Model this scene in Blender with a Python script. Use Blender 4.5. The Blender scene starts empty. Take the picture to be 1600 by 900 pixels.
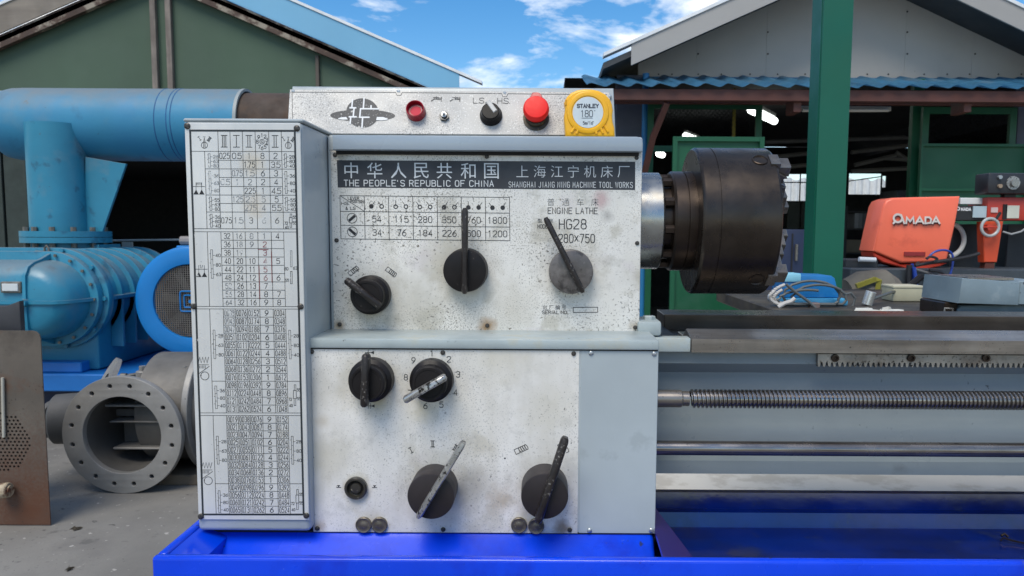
import bpy, bmesh, math, random
from mathutils import Vector, Matrix
random.seed(7)
SC = bpy.context.scene
PI = math.pi
R = math.radians
# ------------------------------------------------------------------ camera
F = 1200.0; CZ = 1.2; CY = -1.0
CAMROT = Matrix.Rotation(PI/2 - R(5.2), 3, 'X') @ Matrix.Rotation(R(0.35), 3, 'Z')
_v = CAMROT.inverted() @ Vector((0, 1, 0))
PCX = 850 - F*_v.x/(-_v.z); PCY = 362 + F*_v.y/(-_v.z)
cd = bpy.data.cameras.new('camera'); cam = bpy.data.objects.new('camera', cd)
SC.collection.objects.link(cam); SC.camera = cam
cam.matrix_world = Matrix.Translation((0, CY, CZ)) @ CAMROT.to_4x4()
cd.sensor_width = 36; cd.lens = 36*F/1600
cd.shift_x = (800-PCX)/1600; cd.shift_y = (PCY-450)/1600
cd.clip_start = 0.05; cd.clip_end = 2000
cd.dof.use_dof = True; cd.dof.focus_distance = 1.0; cd.dof.aperture_fstop = 20
def at(px, py, Y):
    d = CAMROT @ Vector(((px-PCX)/F, -(py-PCY)/F, -1))
    return Vector((0, CY, CZ)) + d*((Y-CY)/d.y)
def on_floor(px, py, z=0.0):
    d = CAMROT @ Vector(((px-PCX)/F, -(py-PCY)/F, -1))
    return Vector((0, CY, CZ)) + d*((z-CZ)/d.z)
# ------------------------------------------------------------------ light
SUN_EL, SUN_AZ = R(56), R(200)       # azimuth clockwise from +Y
sdir = Vector((math.sin(SUN_AZ)*math.cos(SUN_EL), math.cos(SUN_AZ)*math.cos(SUN_EL), math.sin(SUN_EL)))
ld = bpy.data.lights.new('sun', 'SUN'); sun = bpy.data.objects.new('sun', ld); SC.collection.objects.link(sun)
ld.energy = 2.3; ld.angle = R(32); ld.color = (1, .93, .80)
sun.rotation_euler = sdir.to_track_quat('Z', 'Y').to_euler()
W = bpy.data.worlds.new('World'); SC.world = W; W.use_nodes = True
nt = W.node_tree; nt.nodes.clear()
def nn(t, kind, **kw):
    n = t.nodes.new(kind)
    for k, v in kw.items(): setattr(n, k, v)
    return n
out = nn(nt, 'ShaderNodeOutputWorld'); bg = nn(nt, 'ShaderNodeBackground')
sky = nn(nt, 'ShaderNodeTexSky', sky_type='NISHITA'); sky.sun_disc = False
sky.sun_elevation = SUN_EL; sky.sun_rotation = SUN_AZ; sky.altitude = 0; sky.air_density = 1.0; sky.dust_density = .3; sky.ozone_density = 1.5
hsv = nn(nt, 'ShaderNodeHueSaturation'); hsv.inputs['Saturation'].default_value = 1.42; hsv.inputs['Value'].default_value = 1.08
tc = nn(nt, 'ShaderNodeTexCoord')
mp = nn(nt, 'ShaderNodeMapping'); mp.inputs['Scale'].default_value = (1, 1, 2.1); mp.inputs['Location'].default_value = (8.8, 3.3, 2.2)
no = nn(nt, 'ShaderNodeTexNoise'); no.inputs['Scale'].default_value = 5.2; no.inputs['Detail'].default_value = 9; no.inputs['Roughness'].default_value = .58; no.inputs['Distortion'].default_value = .25
cr = nn(nt, 'ShaderNodeValToRGB'); cr.color_ramp.elements[0].position = .495; cr.color_ramp.elements[1].position = .65
no2 = nn(nt, 'ShaderNodeTexNoise'); no2.inputs['Scale'].default_value = 14; no2.inputs['Detail'].default_value = 6
cr2 = nn(nt, 'ShaderNodeValToRGB'); cr2.color_ramp.elements[0].color = (6.4, 6.9, 7.6, 1); cr2.color_ramp.elements[1].color = (10.5, 10.4, 10.2, 1)
cr2.color_ramp.elements[0].position = .35; cr2.color_ramp.elements[1].position = .6
mx = nn(nt, 'ShaderNodeMix', data_type='RGBA')
L = nt.links.new
L(tc.outputs['Generated'], mp.inputs[0]); L(mp.outputs[0], no.inputs['Vector']); L(mp.outputs[0], no2.inputs['Vector'])
L(no.outputs['Fac'], cr.inputs[0]); L(no2.outputs['Fac'], cr2.inputs[0]); L(sky.outputs[0], hsv.inputs['Color'])
L(cr.outputs[0], mx.inputs['Factor']); L(hsv.outputs[0], mx.inputs['A']); L(cr2.outputs[0], mx.inputs['B'])
L(mx.outputs['Result'], bg.inputs[0]); bg.inputs[1].default_value = .11; L(bg.outputs[0], out.inputs[0])
SC.view_settings.view_transform = 'Standard'; SC.view_settings.look = 'None'
SC.view_settings.exposure = 0.42; SC.view_settings.gamma = 1
SC.cycles.max_bounces = 8
# ------------------------------------------------------------------ materials
MATS = {}
def srgb(r, g, b):
    return tuple(((c/255)/12.92 if c/255 <= .04045 else ((c/255+.055)/1.055)**2.4) for c in (r, g, b))
def M(name, col, rough=.5, metal=0., var=.12, vs=6., spk=None, bump=None, stains=(), streak=None, emit=None, coat=0, patch=None, rvar=.12, trans=0, worn=None, spec=.5, dust=None):
    """col in linear rgb. spk=(colour, scale, threshold); bump=(scale,strength); patch=(colour, scale, threshold, softness);
    stains=[(x,y,z,r,colour)]; streak=(axis scale xyz, amount); worn=(scale,threshold) lets what is below show through"""
    if name in MATS: return MATS[name]
    m = bpy.data.materials.new(name); m.use_nodes = True; t = m.node_tree; t.nodes.clear(); lk = t.links.new
    o = nn(t, 'ShaderNodeOutputMaterial'); b = nn(t, 'ShaderNodeBsdfPrincipled')
    co = nn(t, 'ShaderNodeTexCoord').outputs['Object']
    def noise(scale, detail=4, vec=co, rough_=.55):
        n = nn(t, 'ShaderNodeTexNoise'); n.inputs['Scale'].default_value = scale; n.inputs['Detail'].default_value = detail
        n.inputs['Roughness'].default_value = rough_; lk(vec, n.inputs['Vector']); return n.outputs['Fac']
    def mrange(v, a, b_, c, d):
        n = nn(t, 'ShaderNodeMapRange'); lk(v, n.inputs[0])
        for i, x in enumerate((a, b_, c, d)): n.inputs[i+1].default_value = x
        return n.outputs[0]
    def mix(f, a, b_):
        n = nn(t, 'ShaderNodeMix', data_type='RGBA'); lk(f, n.inputs['Factor'])
        for s, x in (('A', a), ('B', b_)):
            if isinstance(x, tuple): n.inputs[s].default_value = (*x[:3], 1)
            else: lk(x, n.inputs[s])
        return n.outputs['Result']
    n1 = noise(vs, 5)
    lo = tuple(c*(1-var) for c in col); hi = tuple(min(1, c*(1+var)) for c in col)
    c = mix(mrange(n1, .3, .7, 0, 1), lo, hi)
    if streak:
        mpn = nn(t, 'ShaderNodeMapping'); mpn.inputs['Scale'].default_value = streak[0]; lk(co, mpn.inputs[0])
        s = noise(1.0, 4, mpn.outputs[0]); c = mix(mrange(s, .35, .75, 0, streak[1]), c, streak[2] if len(streak) > 2 else tuple(x*.6 for x in col))
    for p in ([patch] if patch and not isinstance(patch, list) else (patch or [])):
        s = noise(p[1], 7, rough_=.62); c = mix(mrange(s, p[2], p[2]+p[3], 0, p[4] if len(p) > 4 else 1), c, p[0])
    for st in stains:
        sub = nn(t, 'ShaderNodeVectorMath', operation='DISTANCE'); lk(co, sub.inputs[0]); sub.inputs[1].default_value = st[:3]
        nz = noise(90, 4); ad = nn(t, 'ShaderNodeMath', operation='MULTIPLY_ADD'); lk(nz, ad.inputs[0]); ad.inputs[1].default_value = st[3]*1.6; lk(sub.outputs['Value'], ad.inputs[2])
        c = mix(mrange(ad.outputs[0], st[3]*1.1, st[3]*2.3, st[5] if len(st) > 5 else .75, 0), c, st[4])
    if spk:
        for sp in (spk if isinstance(spk, list) else [spk]):
            s = noise(sp[1], 3); mask = mrange(s, sp[2], sp[2]+.05, 0, 1)
            if len(sp) > 3:   # patchy density
                d = noise(sp[3], 2); mu = nn(t, 'ShaderNodeMath', operation='MULTIPLY'); lk(mask, mu.inputs[0]); lk(mrange(d, .42, .62, .03, 1), mu.inputs[1]); mask = mu.outputs[0]
            c = mix(mask, c, sp[0])
    if dust:      # dust settled on upward faces: (colour, amount)
        ge = nn(t, 'ShaderNodeNewGeometry'); sx = nn(t, 'ShaderNodeSeparateXYZ'); lk(ge.outputs['Normal'], sx.inputs[0])
        ad = nn(t, 'ShaderNodeMath', operation='MULTIPLY_ADD'); lk(noise(9, 6), ad.inputs[0]); ad.inputs[1].default_value = .7; lk(sx.outputs['Z'], ad.inputs[2])
        c = mix(mrange(ad.outputs[0], .65, 1.25, 0, dust[1]), c, dust[0])
    lk(c, b.inputs['Base Color']); b.inputs['Specular IOR Level'].default_value = spec
    b.inputs['Metallic'].default_value = metal
    lk(mrange(noise(vs*2.3, 4), .25, .75, max(.02, rough-rvar), min(1, rough+rvar)), b.inputs['Roughness'])
    if coat: b.inputs['Coat Weight'].default_value = coat; b.inputs['Coat Roughness'].default_value = .12
    if trans: b.inputs['Transmission Weight'].default_value = trans; b.inputs['IOR'].default_value = 1.45
    if emit: b.inputs['Emission Color'].default_value = (*emit[0], 1); b.inputs['Emission Strength'].default_value = emit[1]
    if bump:
        bn = nn(t, 'ShaderNodeBump'); bn.inputs['Strength'].default_value = bump[1]; bn.inputs['Distance'].default_value = bump[2] if len(bump) > 2 else .002
        lk(noise(bump[0], 6), bn.inputs['Height']); lk(bn.outputs[0], b.inputs['Normal'])
    if worn:
        tr = nn(t, 'ShaderNodeBsdfTransparent'); ms = nn(t, 'ShaderNodeMixShader')
        s = noise(worn[0], 5, rough_=.65); lk(mrange(s, worn[1], worn[1]+.04, worn[3] if len(worn) > 3 else 0, worn[2] if len(worn) > 2 else 1), ms.inputs[0])
        lk(b.outputs[0], ms.inputs[1]); lk(tr.outputs[0], ms.inputs[2]); lk(ms.outputs[0], o.inputs[0])
    else: lk(b.outputs[0], o.inputs[0])
    MATS[name] = m; return m
# ------------------------------------------------------------------ mesh builder
class MB:
    def __init__(s): s.bm = bmesh.new()
    def poly(s, pts): return s.bm.faces.new([s.bm.verts.new(p) for p in pts])
    def box(s, a, b, bev=0, seg=1, mat=None):
        x0, x1 = sorted((a[0], b[0])); y0, y1 = sorted((a[1], b[1])); z0, z1 = sorted((a[2], b[2]))
        vs = [s.bm.verts.new((x, y, z)) for x in (x0, x1) for y in (y0, y1) for z in (z0, z1)]
        fs = [s.bm.faces.new([vs[i] for i in q]) for q in ((0,1,3,2),(4,6,7,5),(0,4,5,1),(2,3,7,6),(0,2,6,4),(1,5,7,3))]
        if mat is not None:
            for v in vs: v.co = mat @ v.co
        if bev:
            es = list({e for f in fs for e in f.edges})
            bmesh.ops.bevel(s.bm, geom=es, offset=bev, segments=seg, affect='EDGES', profile=.5)
        return s
    def prism(s, pts, off, bev=0, seg=1):
        """planar polygon pts (3d) pushed by vector off"""
        off = Vector(off); a = [s.bm.verts.new(p) for p in pts]; b = [s.bm.verts.new(Vector(p)+off) for p in pts]
        n = len(a); f = [s.bm.faces.new(a), s.bm.faces.new(b[::-1])]
        for i in range(n): f.append(s.bm.faces.new((a[i], b[i], b[(i+1) % n], a[(i+1) % n])))
        bmesh.ops.recalc_face_normals(s.bm, faces=f)
        if bev:
            es = list({e for q in f[:2] for e in q.edges}); bmesh.ops.bevel(s.bm, geom=es, offset=bev, segments=seg, affect='EDGES', profile=.5)
        return s
    def rev(s, prof, o, ax, n=32, a0=0, a1=2*PI, closed=False):
        """profile [(axial, radius)] turned about axis ax through o"""
        ax = Vector(ax).normalized(); u = ax.orthogonal().normalized(); w = ax.cross(u); o = Vector(o)
        full = abs(a1-a0-2*PI) < 1e-6; m = n if full else n+1; rows = []
        for (t, r) in prof:
            if r < 1e-7: rows.append([s.bm.verts.new(o+ax*t)]*m)
            else: rows.append([s.bm.verts.new(o+ax*t+(u*math.cos(a0+(a1-a0)*i/n)+w*math.sin(a0+(a1-a0)*i/n))*r) for i in range(m)])
        pr = list(zip(rows, rows[1:])) + ([(rows[-1], rows[0])] if closed else [])
        for A, B in pr:
            for i in range(n):
                j = (i+1) % m; q = []
                for v in (A[i], A[j], B[j], B[i]):
                    if v not in q: q.append(v)
                if len(q) > 2:
                    try: s.bm.faces.new(q)
                    except ValueError: pass
        return s
    def cyl(s, p0, p1, r, r1=None, n=24, ch=0):
        p0 = Vector(p0); p1 = Vector(p1); l = (p1-p0).length; r1 = r if r1 is None else r1
        pr = [(0, 0), (0, r-ch), (ch, r), (l-ch, r1), (l, r1-ch), (l, 0)] if ch else [(0, 0), (0, r), (l, r1), (l, 0)]
        return s.rev(pr, p0, p1-p0, n)
    def tube(s, pts, r, n=8, closed=False):
        pts = [Vector(p) for p in pts]; rings = []; N = len(pts); up = Vector((0, 0, 1)); prev = None
        for i, p in enumerate(pts):
            d = (pts[(i+1) % N]-pts[i-1]) if closed else (pts[min(i+1, N-1)]-pts[max(i-1, 0)])
            d.normalize()
            if prev is None: u = d.orthogonal().normalized()
            else: u = (prev - d*prev.dot(d)).normalized()
            prev = u; w = d.cross(u)
            rr = r[i] if isinstance(r, (list, tuple)) else r
            rings.append([s.bm.verts.new(p+(u*math.cos(2*PI*k/n)+w*math.sin(2*PI*k/n))*rr) for k in range(n)])
        for i in range(N if closed else N-1):
            A, B = rings[i], rings[(i+1) % N]
            for k in range(n): s.bm.faces.new((A[k], A[(k+1) % n], B[(k+1) % n], B[k]))
        if not closed: s.bm.faces.new(rings[0][::-1]); s.bm.faces.new(rings[-1])
        return s
    def build(s, name, mat, parent=None, smooth=35, nr=True):
        if nr: bmesh.ops.recalc_face_normals(s.bm, faces=s.bm.faces)
        me = bpy.data.meshes.new(name)
        root = parent
        while root is not None and root.parent is not None: root = root.parent
        if root is not None: bmesh.ops.translate(s.bm, verts=s.bm.verts, vec=-root.location)
        s.bm.to_mesh(me); s.bm.free()
        if smooth:
            me.shade_smooth(); me.set_sharp_from_angle(angle=R(smooth))
        if mat: me.materials.append(mat)
        o = bpy.data.objects.new(name, me); SC.collection.objects.link(o)
        if parent is not None: o.parent = parent
        return o
def thing(name, loc, label, cat, group=None):
    o = bpy.data.objects.new(name, None); SC.collection.objects.link(o); o.location = loc; o.empty_display_size = .1
    o['label'] = label; o['category'] = cat
    if group: o['group'] = group
    return o
def struct(o): o['kind'] = 'structure'; return o
def stuff(o): o['kind'] = 'stuff'; return o
def part_empty(name, parent):
    o = bpy.data.objects.new(name, None); SC.collection.objects.link(o); o.parent = parent; return o
def copy_part(o, d, parent=None):
    c = o.copy(); SC.collection.objects.link(c); c.location = Vector(o.location)+Vector(d)
    if parent is not None: c.parent = parent
    return c
def holed_plate(name, outer, holes, thick, to_world, mat, parent, bev=0):
    """2d outline with real holes, thickness along local z; to_world is a 4x4"""
    cu = bpy.data.curves.new(name, 'CURVE'); cu.dimensions = '2D'; cu.fill_mode = 'BOTH'; cu.extrude = thick/2; cu.bevel_depth = bev
    for loop in [outer]+holes:
        sp = cu.splines.new('POLY'); sp.points.add(len(loop)-1)
        for p, q in zip(sp.points, loop): p.co = (q[0], q[1], 0, 1)
        sp.use_cyclic_u = True
    tmp = bpy.data.objects.new('tmp', cu); SC.collection.objects.link(tmp)
    dg = bpy.context.evaluated_depsgraph_get(); me0 = bpy.data.meshes.new_from_object(tmp.evaluated_get(dg))
    bpy.data.objects.remove(tmp); b = MB(); b.bm.from_mesh(me0); bpy.data.meshes.remove(me0); bpy.data.curves.remove(cu)
    bmesh.ops.remove_doubles(b.bm, verts=b.bm.verts, dist=1e-6)
    bmesh.ops.transform(b.bm, matrix=to_world, verts=b.bm.verts)
    return b.build(name, mat, parent, 30)
def circ(cx, cy, r, n=24, ph=0): return [(cx+r*math.cos(2*PI*i/n+ph), cy+r*math.sin(2*PI*i/n+ph)) for i in range(n)]
# ------------------------------------------------------------------ stroke lettering (4 x 6 cells)
G = {
'0': ['s1,0 3,0 4,1 4,5 3,6 1,6 0,5 0,1 1,0'], '1': ['1,5 2.2,6 2.2,0'], '2': ['s0,4.8 0,5.4 .8,6 3.2,6 4,5.2 4,4.2 3.2,3 0,.6 0,0', '0,0 4,0'],
'3': ['s0,5.2 .8,6 3.2,6 4,5.2 4,4 3.2,3.2 1.6,3.2', 's1.6,3.2 3.2,3.2 4,2.4 4,.8 3.2,0 .8,0 0,.8'], '4': ['3,0 3,6 0,1.6 4,1.6'],
'5': ['3.8,6 .4,6 .2,3.4', 's.2,3.4 1.2,3.9 3,3.9 4,3 4,.9 3,0 1,0 0,.8'], '6': ['s3.4,6 1.4,4.6 0,2.6 0,1 1,0 3,0 4,1 4,2.6 3,3.6 1,3.6 .2,2.6'],
'7': ['0,6 4,6 1.4,0'], '8': ['s1,0 3,0 4,.9 4,2.3 3.1,3.2 .9,3.2 0,2.3 0,.9 1,0', 's.9,3.2 3.1,3.2 3.8,4 3.8,5.2 3,6 1,6 .2,5.2 .2,4 .9,3.2'],
'9': ['s.6,0 2.6,1.4 4,3.4 4,5 3,6 1,6 0,5 0,3.4 1,2.4 3,2.4 3.8,3.4'],
'A': ['0,0 2,6 4,0', '.7,2 3.3,2'], 'B': ['0,0 0,6', 's0,6 3,6 3.8,5.2 3.8,4 3,3.2 0,3.2', 's0,3.2 3,3.2 4,2.4 4,.8 3,0 0,0'],
'C': ['s4,4.9 3.2,6 .8,6 0,5 0,1 .8,0 3.2,0 4,1.1'], 'D': ['s0,0 2.6,0 4,1.2 4,4.8 2.6,6 0,6', '0,6 0,0'], 'E': ['4,6 0,6 0,0 4,0', '0,3.1 3.2,3.1'],
'F': ['4,6 0,6 0,0', '0,3.1 3.2,3.1'], 'G': ['s4,4.9 3.2,6 .8,6 0,5 0,1 .8,0 3.2,0 4,.8 4,2.8', '4,2.8 2.2,2.8'], 'H': ['0,0 0,6', '4,0 4,6', '0,3 4,3'],
'I': ['2,0 2,6'], 'J': ['s3.4,6 3.4,1 2.6,0 .8,0 0,1'], 'K': ['0,0 0,6', '4,6 0,2.4', '1.4,3.6 4,0'], 'L': ['0,6 0,0 4,0'], 'M': ['0,0 0,6 2,2 4,6 4,0'],
'N': ['0,0 0,6 4,0 4,6'], 'O': ['s1,0 3,0 4,1 4,5 3,6 1,6 0,5 0,1 1,0'], 'P': ['0,0 0,6', 's0,6 3,6 4,5.2 4,3.6 3,2.8 0,2.8'],
'R': ['0,0 0,6', 's0,6 3,6 4,5.2 4,3.8 3,3 0,3', '2.2,3 4,0'], 'S': ['s4,5 3.2,6 .8,6 0,5.2 0,3.9 .8,3.2 3.2,2.8 4,2.1 4,.8 3.2,0 .8,0 0,1'],
'T': ['0,6 4,6', '2,6 2,0'], 'U': ['s0,6 0,1 .8,0 3.2,0 4,1 4,6'], 'V': ['0,6 2,0 4,6'], 'W': ['-.4,6 .9,0 2,5.6 3.1,0 4.4,6'], 'X': ['0,0 4,6', '0,6 4,0'], 'Y': ['0,6 2,3 4,6', '2,3 2,0'],
'.': ['0,0 0,.5'], ',': ['0,.5 -.3,-.6'], "'": ['0,6 0,4.8'], '/': ['0,0 3,6'], '&': ['s4,0 .8,4.2 .8,5.4 1.6,6 2.4,5.4 2.4,4.6 0,2 0,.8 .8,0 2.4,0 4,2'],
'x': ['0,1 3.6,5', '0,5 3.6,1'], '#': ['0,0 4,0', '0,6 4,6', '2,0 2,6'], '$': ['0,0 4,0', '0,6 4,6', '1.3,0 1.3,6', '2.7,0 2.7,6'],
'%': ['0,0 4,0', '0,6 4,6', '.9,0 .9,6', '2,0 2,6', '3.1,0 3.1,6'], 'm': ['s0,0 0,3.4 1,4 2,3.4 2,0', 's2,3.2 3,4 4,3.4 4,0'],
}
ADV = {'.': 0.2, ',': .2, "'": 1.4, 'I': 1.6, ' ': 3.4, '1': 3.6, '/': 4.2}
GX = {'I': -1.2, '1': -.6, '.': -.4}
def chaikin(p, k=1):
    for _ in range(k):
        closed = p[0] == p[-1]; q = [] if closed else [p[0]]
        for a, b in zip(p, p[1:]): q += [(a[0]*.75+b[0]*.25, a[1]*.75+b[1]*.25), (a[0]*.25+b[0]*.75, a[1]*.25+b[1]*.75)]
        if closed: q.append(q[0])
        else: q.append(p[-1])
        p = q
    return p
class Plate:
    """a flat face given by four photo corners at known depths; maps photo points onto it"""
    def __init__(s, q, Y, Ytop=None):
        s.q = q; Yt = Y if Ytop is None else Ytop
        tl, tr, br, bl = at(*q[0], Yt), at(*q[1], Yt), at(*q[2], Y), at(*q[3], Y)
        xl = (tl.x+bl.x)/2; xr = (tr.x+br.x)/2; zt = (tl.z+tr.z)/2; zb = (bl.z+br.z)/2
        if Ytop is not None: pass
        s.O = Vector((xl, Yt, zt)); s.U = Vector((xr-xl, 0, 0)); s.V = Vector((0, Y-Yt, zb-zt)); s.N = s.V.cross(s.U).normalized()
        if s.N.y > 0: s.N = -s.N
        s.w = xr-xl; s.h = s.V.length; s.n = 0
        s.ppx = s.w/((q[1][0]-q[0][0]+q[2][0]-q[3][0])/2)       # metres per photo pixel
    def uv(s, px, py):
        u = v = .5; q = s.q
        for _ in range(12):
            x = (1-u)*(1-v)*q[0][0]+u*(1-v)*q[1][0]+u*v*q[2][0]+(1-u)*v*q[3][0]
            y = (1-u)*(1-v)*q[0][1]+u*(1-v)*q[1][1]+u*v*q[2][1]+(1-u)*v*q[3][1]
            u += (px-x)/(q[1][0]-q[0][0]); v += (py-y)/(q[3][1]-q[0][1])
        return u, v
    def P(s, px, py, h=0):
        u, v = s.uv(px, py); return s.O+s.U*u+s.V*v+s.N*h
class Print:
    st = .000012
    """flat print on a plate: ribbons and filled shapes, all a hair above the plate"""
    def __init__(s, plate, h=.00012): s.p = plate; s.b = MB(); s.k = 0; s.h = h
    def H(s): s.k = (s.k+1) % 9; return s.h+s.k*s.st
    def line(s, pts, w):
        """pts photo px, w photo px"""
        h = s.H(); pts = [Vector((a[0], a[1])) for a in pts]; n = len(pts); closed = n > 2 and (pts[0]-pts[-1]).length < 1e-4
        Lf, Rt = [], []
        for i, p in enumerate(pts):
            a = pts[i-1] if i else (pts[-2] if closed else None); b = pts[i+1] if i < n-1 else (pts[1] if closed else None)
            d1 = (p-a) if a is not None else (b-p); d2 = (b-p) if b is not None else (p-a)
            if d1.length < 1e-6: d1 = d2
            if d2.length < 1e-6: d2 = d1
            d1 = d1.normalized(); d2 = d2.normalized(); t = d1+d2
            if t.length < .2: t = d1
            t.normalize(); nrm = Vector((-t.y, t.x)); k = (w/2)/max(.45, abs(nrm.dot(Vector((-d1.y, d1.x)))))
            ext = Vector((0, 0))
            if not closed and i == 0: ext = -d2*w*.35
            if not closed and i == n-1: ext = d1*w*.35
            Lf.append(s.b.bm.verts.new(s.p.P(*(p+nrm*k+ext), h))); Rt.append(s.b.bm.verts.new(s.p.P(*(p-nrm*k+ext), h)))
        for i in range(n-1): s.b.bm.faces.new((Lf[i], Lf[i+1], Rt[i+1], Rt[i]))
    def fill(s, pts, dh=0):
        h = s.H()+dh; s.b.poly([s.p.P(*p, h) for p in pts])
    def ring(s, cx, cy, r, w, n=20, ry=None): s.line([(cx+r*math.cos(2*PI*i/n), cy+(ry or r)*math.sin(2*PI*i/n)) for i in range(n+1)], w)
    def disc(s, cx, cy, r, n=14, ry=None): s.fill([(cx+r*math.cos(2*PI*i/n), cy+(ry or r)*math.sin(2*PI*i/n)) for i in range(n)])
    def text(s, txt, cx, cy, h, width=None, w=1.1, ang=0, asp=.62, gap=1.7, align='c'):
        """centre px, cap height px; width forces the run's width in px"""
        x = 0; items = []
        for ch in txt:
            if ch in G: items.append((ch, x+GX.get(ch, 0)))
            x += (ADV.get(ch, 4) + (0 if ch in ' .' else gap)) if ch in G or ch == ' ' else 0
        tot = x-gap; sy = h/6; sx = sy*asp*1.5 if width is None else width/max(tot, .1)
        ca, sa = math.cos(ang), math.sin(ang); x00 = -tot*sx/2 if align == 'c' else 0
        for ch, x0 in items:
            for st in G[ch]:
                sm = st[0] == 's'; pts = [tuple(float(v) for v in q.split(',')) for q in (st[1:] if sm else st).split()]
                if sm: pts = chaikin(pts, 1)
                o = []
                for (a, b_) in pts:
                    lx = x00+(x0+a)*sx; ly = -(b_-3)*sy
                    o.append((cx+lx*ca-ly*sa, cy+lx*sa+ly*ca))
                s.line(o, w)
    def cjk(s, txt, cx, cy, size, offset=0):
        cu = bpy.data.curves.new('t', 'FONT'); cu.body = txt; cu.size = 1; cu.resolution_u = 2; cu.align_x = 'CENTER'; cu.offset = offset
        o = bpy.data.objects.new('t', cu); SC.collection.objects.link(o); dg = bpy.context.evaluated_depsgraph_get(); dg.update()
        me = bpy.data.meshes.new_from_object(o.evaluated_get(dg)); bpy.data.objects.remove(o); bpy.data.curves.remove(cu)
        if not me.vertices: return
        xs = [v.co.x for v in me.vertices]; ys = [v.co.y for v in me.vertices]; mx_, my_ = (min(xs)+max(xs))/2, (min(ys)+max(ys))/2
        sc = size/max(max(xs)-min(xs), max(ys)-min(ys)); h = s.H()
        vs = [s.b.bm.verts.new(s.p.P(cx+(v.co.x-mx_)*sc, cy-(v.co.y-my_)*sc, h)) for v in me.vertices]
        for f in me.polygons:
            try: s.b.bm.faces.new([vs[i] for i in f.vertices])
            except ValueError: pass
        bpy.data.meshes.remove(me)
    def done(s, name, mat, parent): return stuff(s.b.build(name, mat, parent, 0, nr=False))
# ================================================================== SETTING
conc = M('concrete', (.19, .18, .162), .85, var=.3, vs=1.3, spk=[((.07, .065, .06), 9, .64, .9), ((.36, .34, .31), 30, .66), ((.10, .095, .085), 55, .63, 2), ((.08, .075, .07), 22, .68)], bump=(60, .4, .004),
         patch=[((.14, .13, .12), 1.6, .50, .12, .75), ((.09, .085, .08), 6, .60, .05, .6), ((.24, .23, .21), 2.3, .58, .1, .6)])
b = MB(); b.poly([(-150, -100, 0), (150, -100, 0), (150, 250, 0), (-150, 250, 0)]); struct(b.build('ground', conc))
pale = M('pale_concrete', (.50, .49, .46), .8, var=.1, vs=2, spk=((.25, .24, .22), 14, .64, 2), bump=(70, .3, .003), patch=((.33, .32, .3), 3, .55, .12, .6))
b = MB(); b.box((.35, .9, -.1), (5.5, 4.8, .012)); struct(b.build('pavement', pale))
# ================================================================== THE LATHE
grey = M('machine_grey', srgb(163, 170, 172), .36, var=.10, vs=5, bump=(16, .35, .002), patch=[((.22, .24, .25), 9, .60, .08, .4), ((.10, .09, .075), 45, .70, .03, .8), ((.5, .53, .53), 30, .71, .03, .6)], spk=((.10, .10, .09), 160, .70, 12), coat=.15)
greyd = M('bed_grey', srgb(138, 147, 150), .35, var=.15, vs=4, bump=(16, .4, .003), patch=((.14, .15, .15), 8, .60, .08, .5), spk=((.09, .10, .11), 120, .68, 9), streak=((3, 3, 40), .35, srgb(104, 122, 134)))
tgrey = M('trim_grey', srgb(162, 172, 172), .38, var=.15, vs=14, bump=(22, .4, .002), patch=[((.40, .39, .31), 14, .56, .08, .6), ((.09, .08, .06), 50, .68, .03, .8)], spk=((.06, .055, .05), 210, .68, 20))
steel = M('worn_steel', (.31, .275, .24), .32, .75, var=.3, vs=12, streak=((6, 90, 90), .7, (.10, .09, .08)), spk=((.05, .045, .04), 260, .64, 20), bump=(120, .15, .0006))
bright = M('bright_steel', (.46, .45, .43), .30, .85, var=.2, vs=16, streak=((4, 60, 60), .5, (.2, .19, .18)), spk=((.08, .07, .06), 300, .66, 18))
darkst = M('dark_steel', (.042, .03, .023), .34, .7, var=.35, vs=20, spk=((.13, .12, .11), 300, .70, 20), bump=(150, .1, .0005))
chuckm = M('chuck_steel', (.066, .052, .042), .30, .85, var=.3, vs=14, patch=[((.10, .07, .048), 9, .56, .12, .5), ((.035, .03, .027), 22, .56, .1, .5)], spk=[((.30, .28, .25), 230, .73, 16)], bump=(120, .12, .0006))
blackp = M('black_plastic', (.013, .011, .011), .42, spec=.22, var=.3, vs=30, spk=((.16, .15, .14), 330, .70, 30), bump=(200, .12, .0004))
wornlev = M('worn_lever', (.025, .02, .018), .42, .2, var=.4, vs=40, spk=((.24, .22, .20), 330, .60, 40), bump=(260, .4, .0006))
scraplev = M('scraped_lever', (.40, .39, .37), .32, .7, var=.3, vs=50, patch=((.04, .035, .03), 90, .54, .05), spk=((.05, .045, .04), 400, .62), bump=(300, .3, .0005))
lathe = thing('engine_lathe', (0, .1, 0), 'pale grey engine lathe with worn aluminium dial plates standing in a bright blue chip tray', 'lathe')
RL = lathe.location
YC, YL, Y1 = -.10, -.083, 0.0
# --- gear cover (left tall box)
cq = [(289, 189), (472, 190), (485, 831), (306, 831)]
CP = Plate(cq, YC)
x0, x1 = CP.O.x, CP.O.x+CP.w; zt = CP.O.z; zb = CP.O.z+CP.V.z
b = MB(); b.box((x0, YC, zb), (x1, .30, zt), .006, 3); cover = b.build('gear_cover', grey, lathe)
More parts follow.
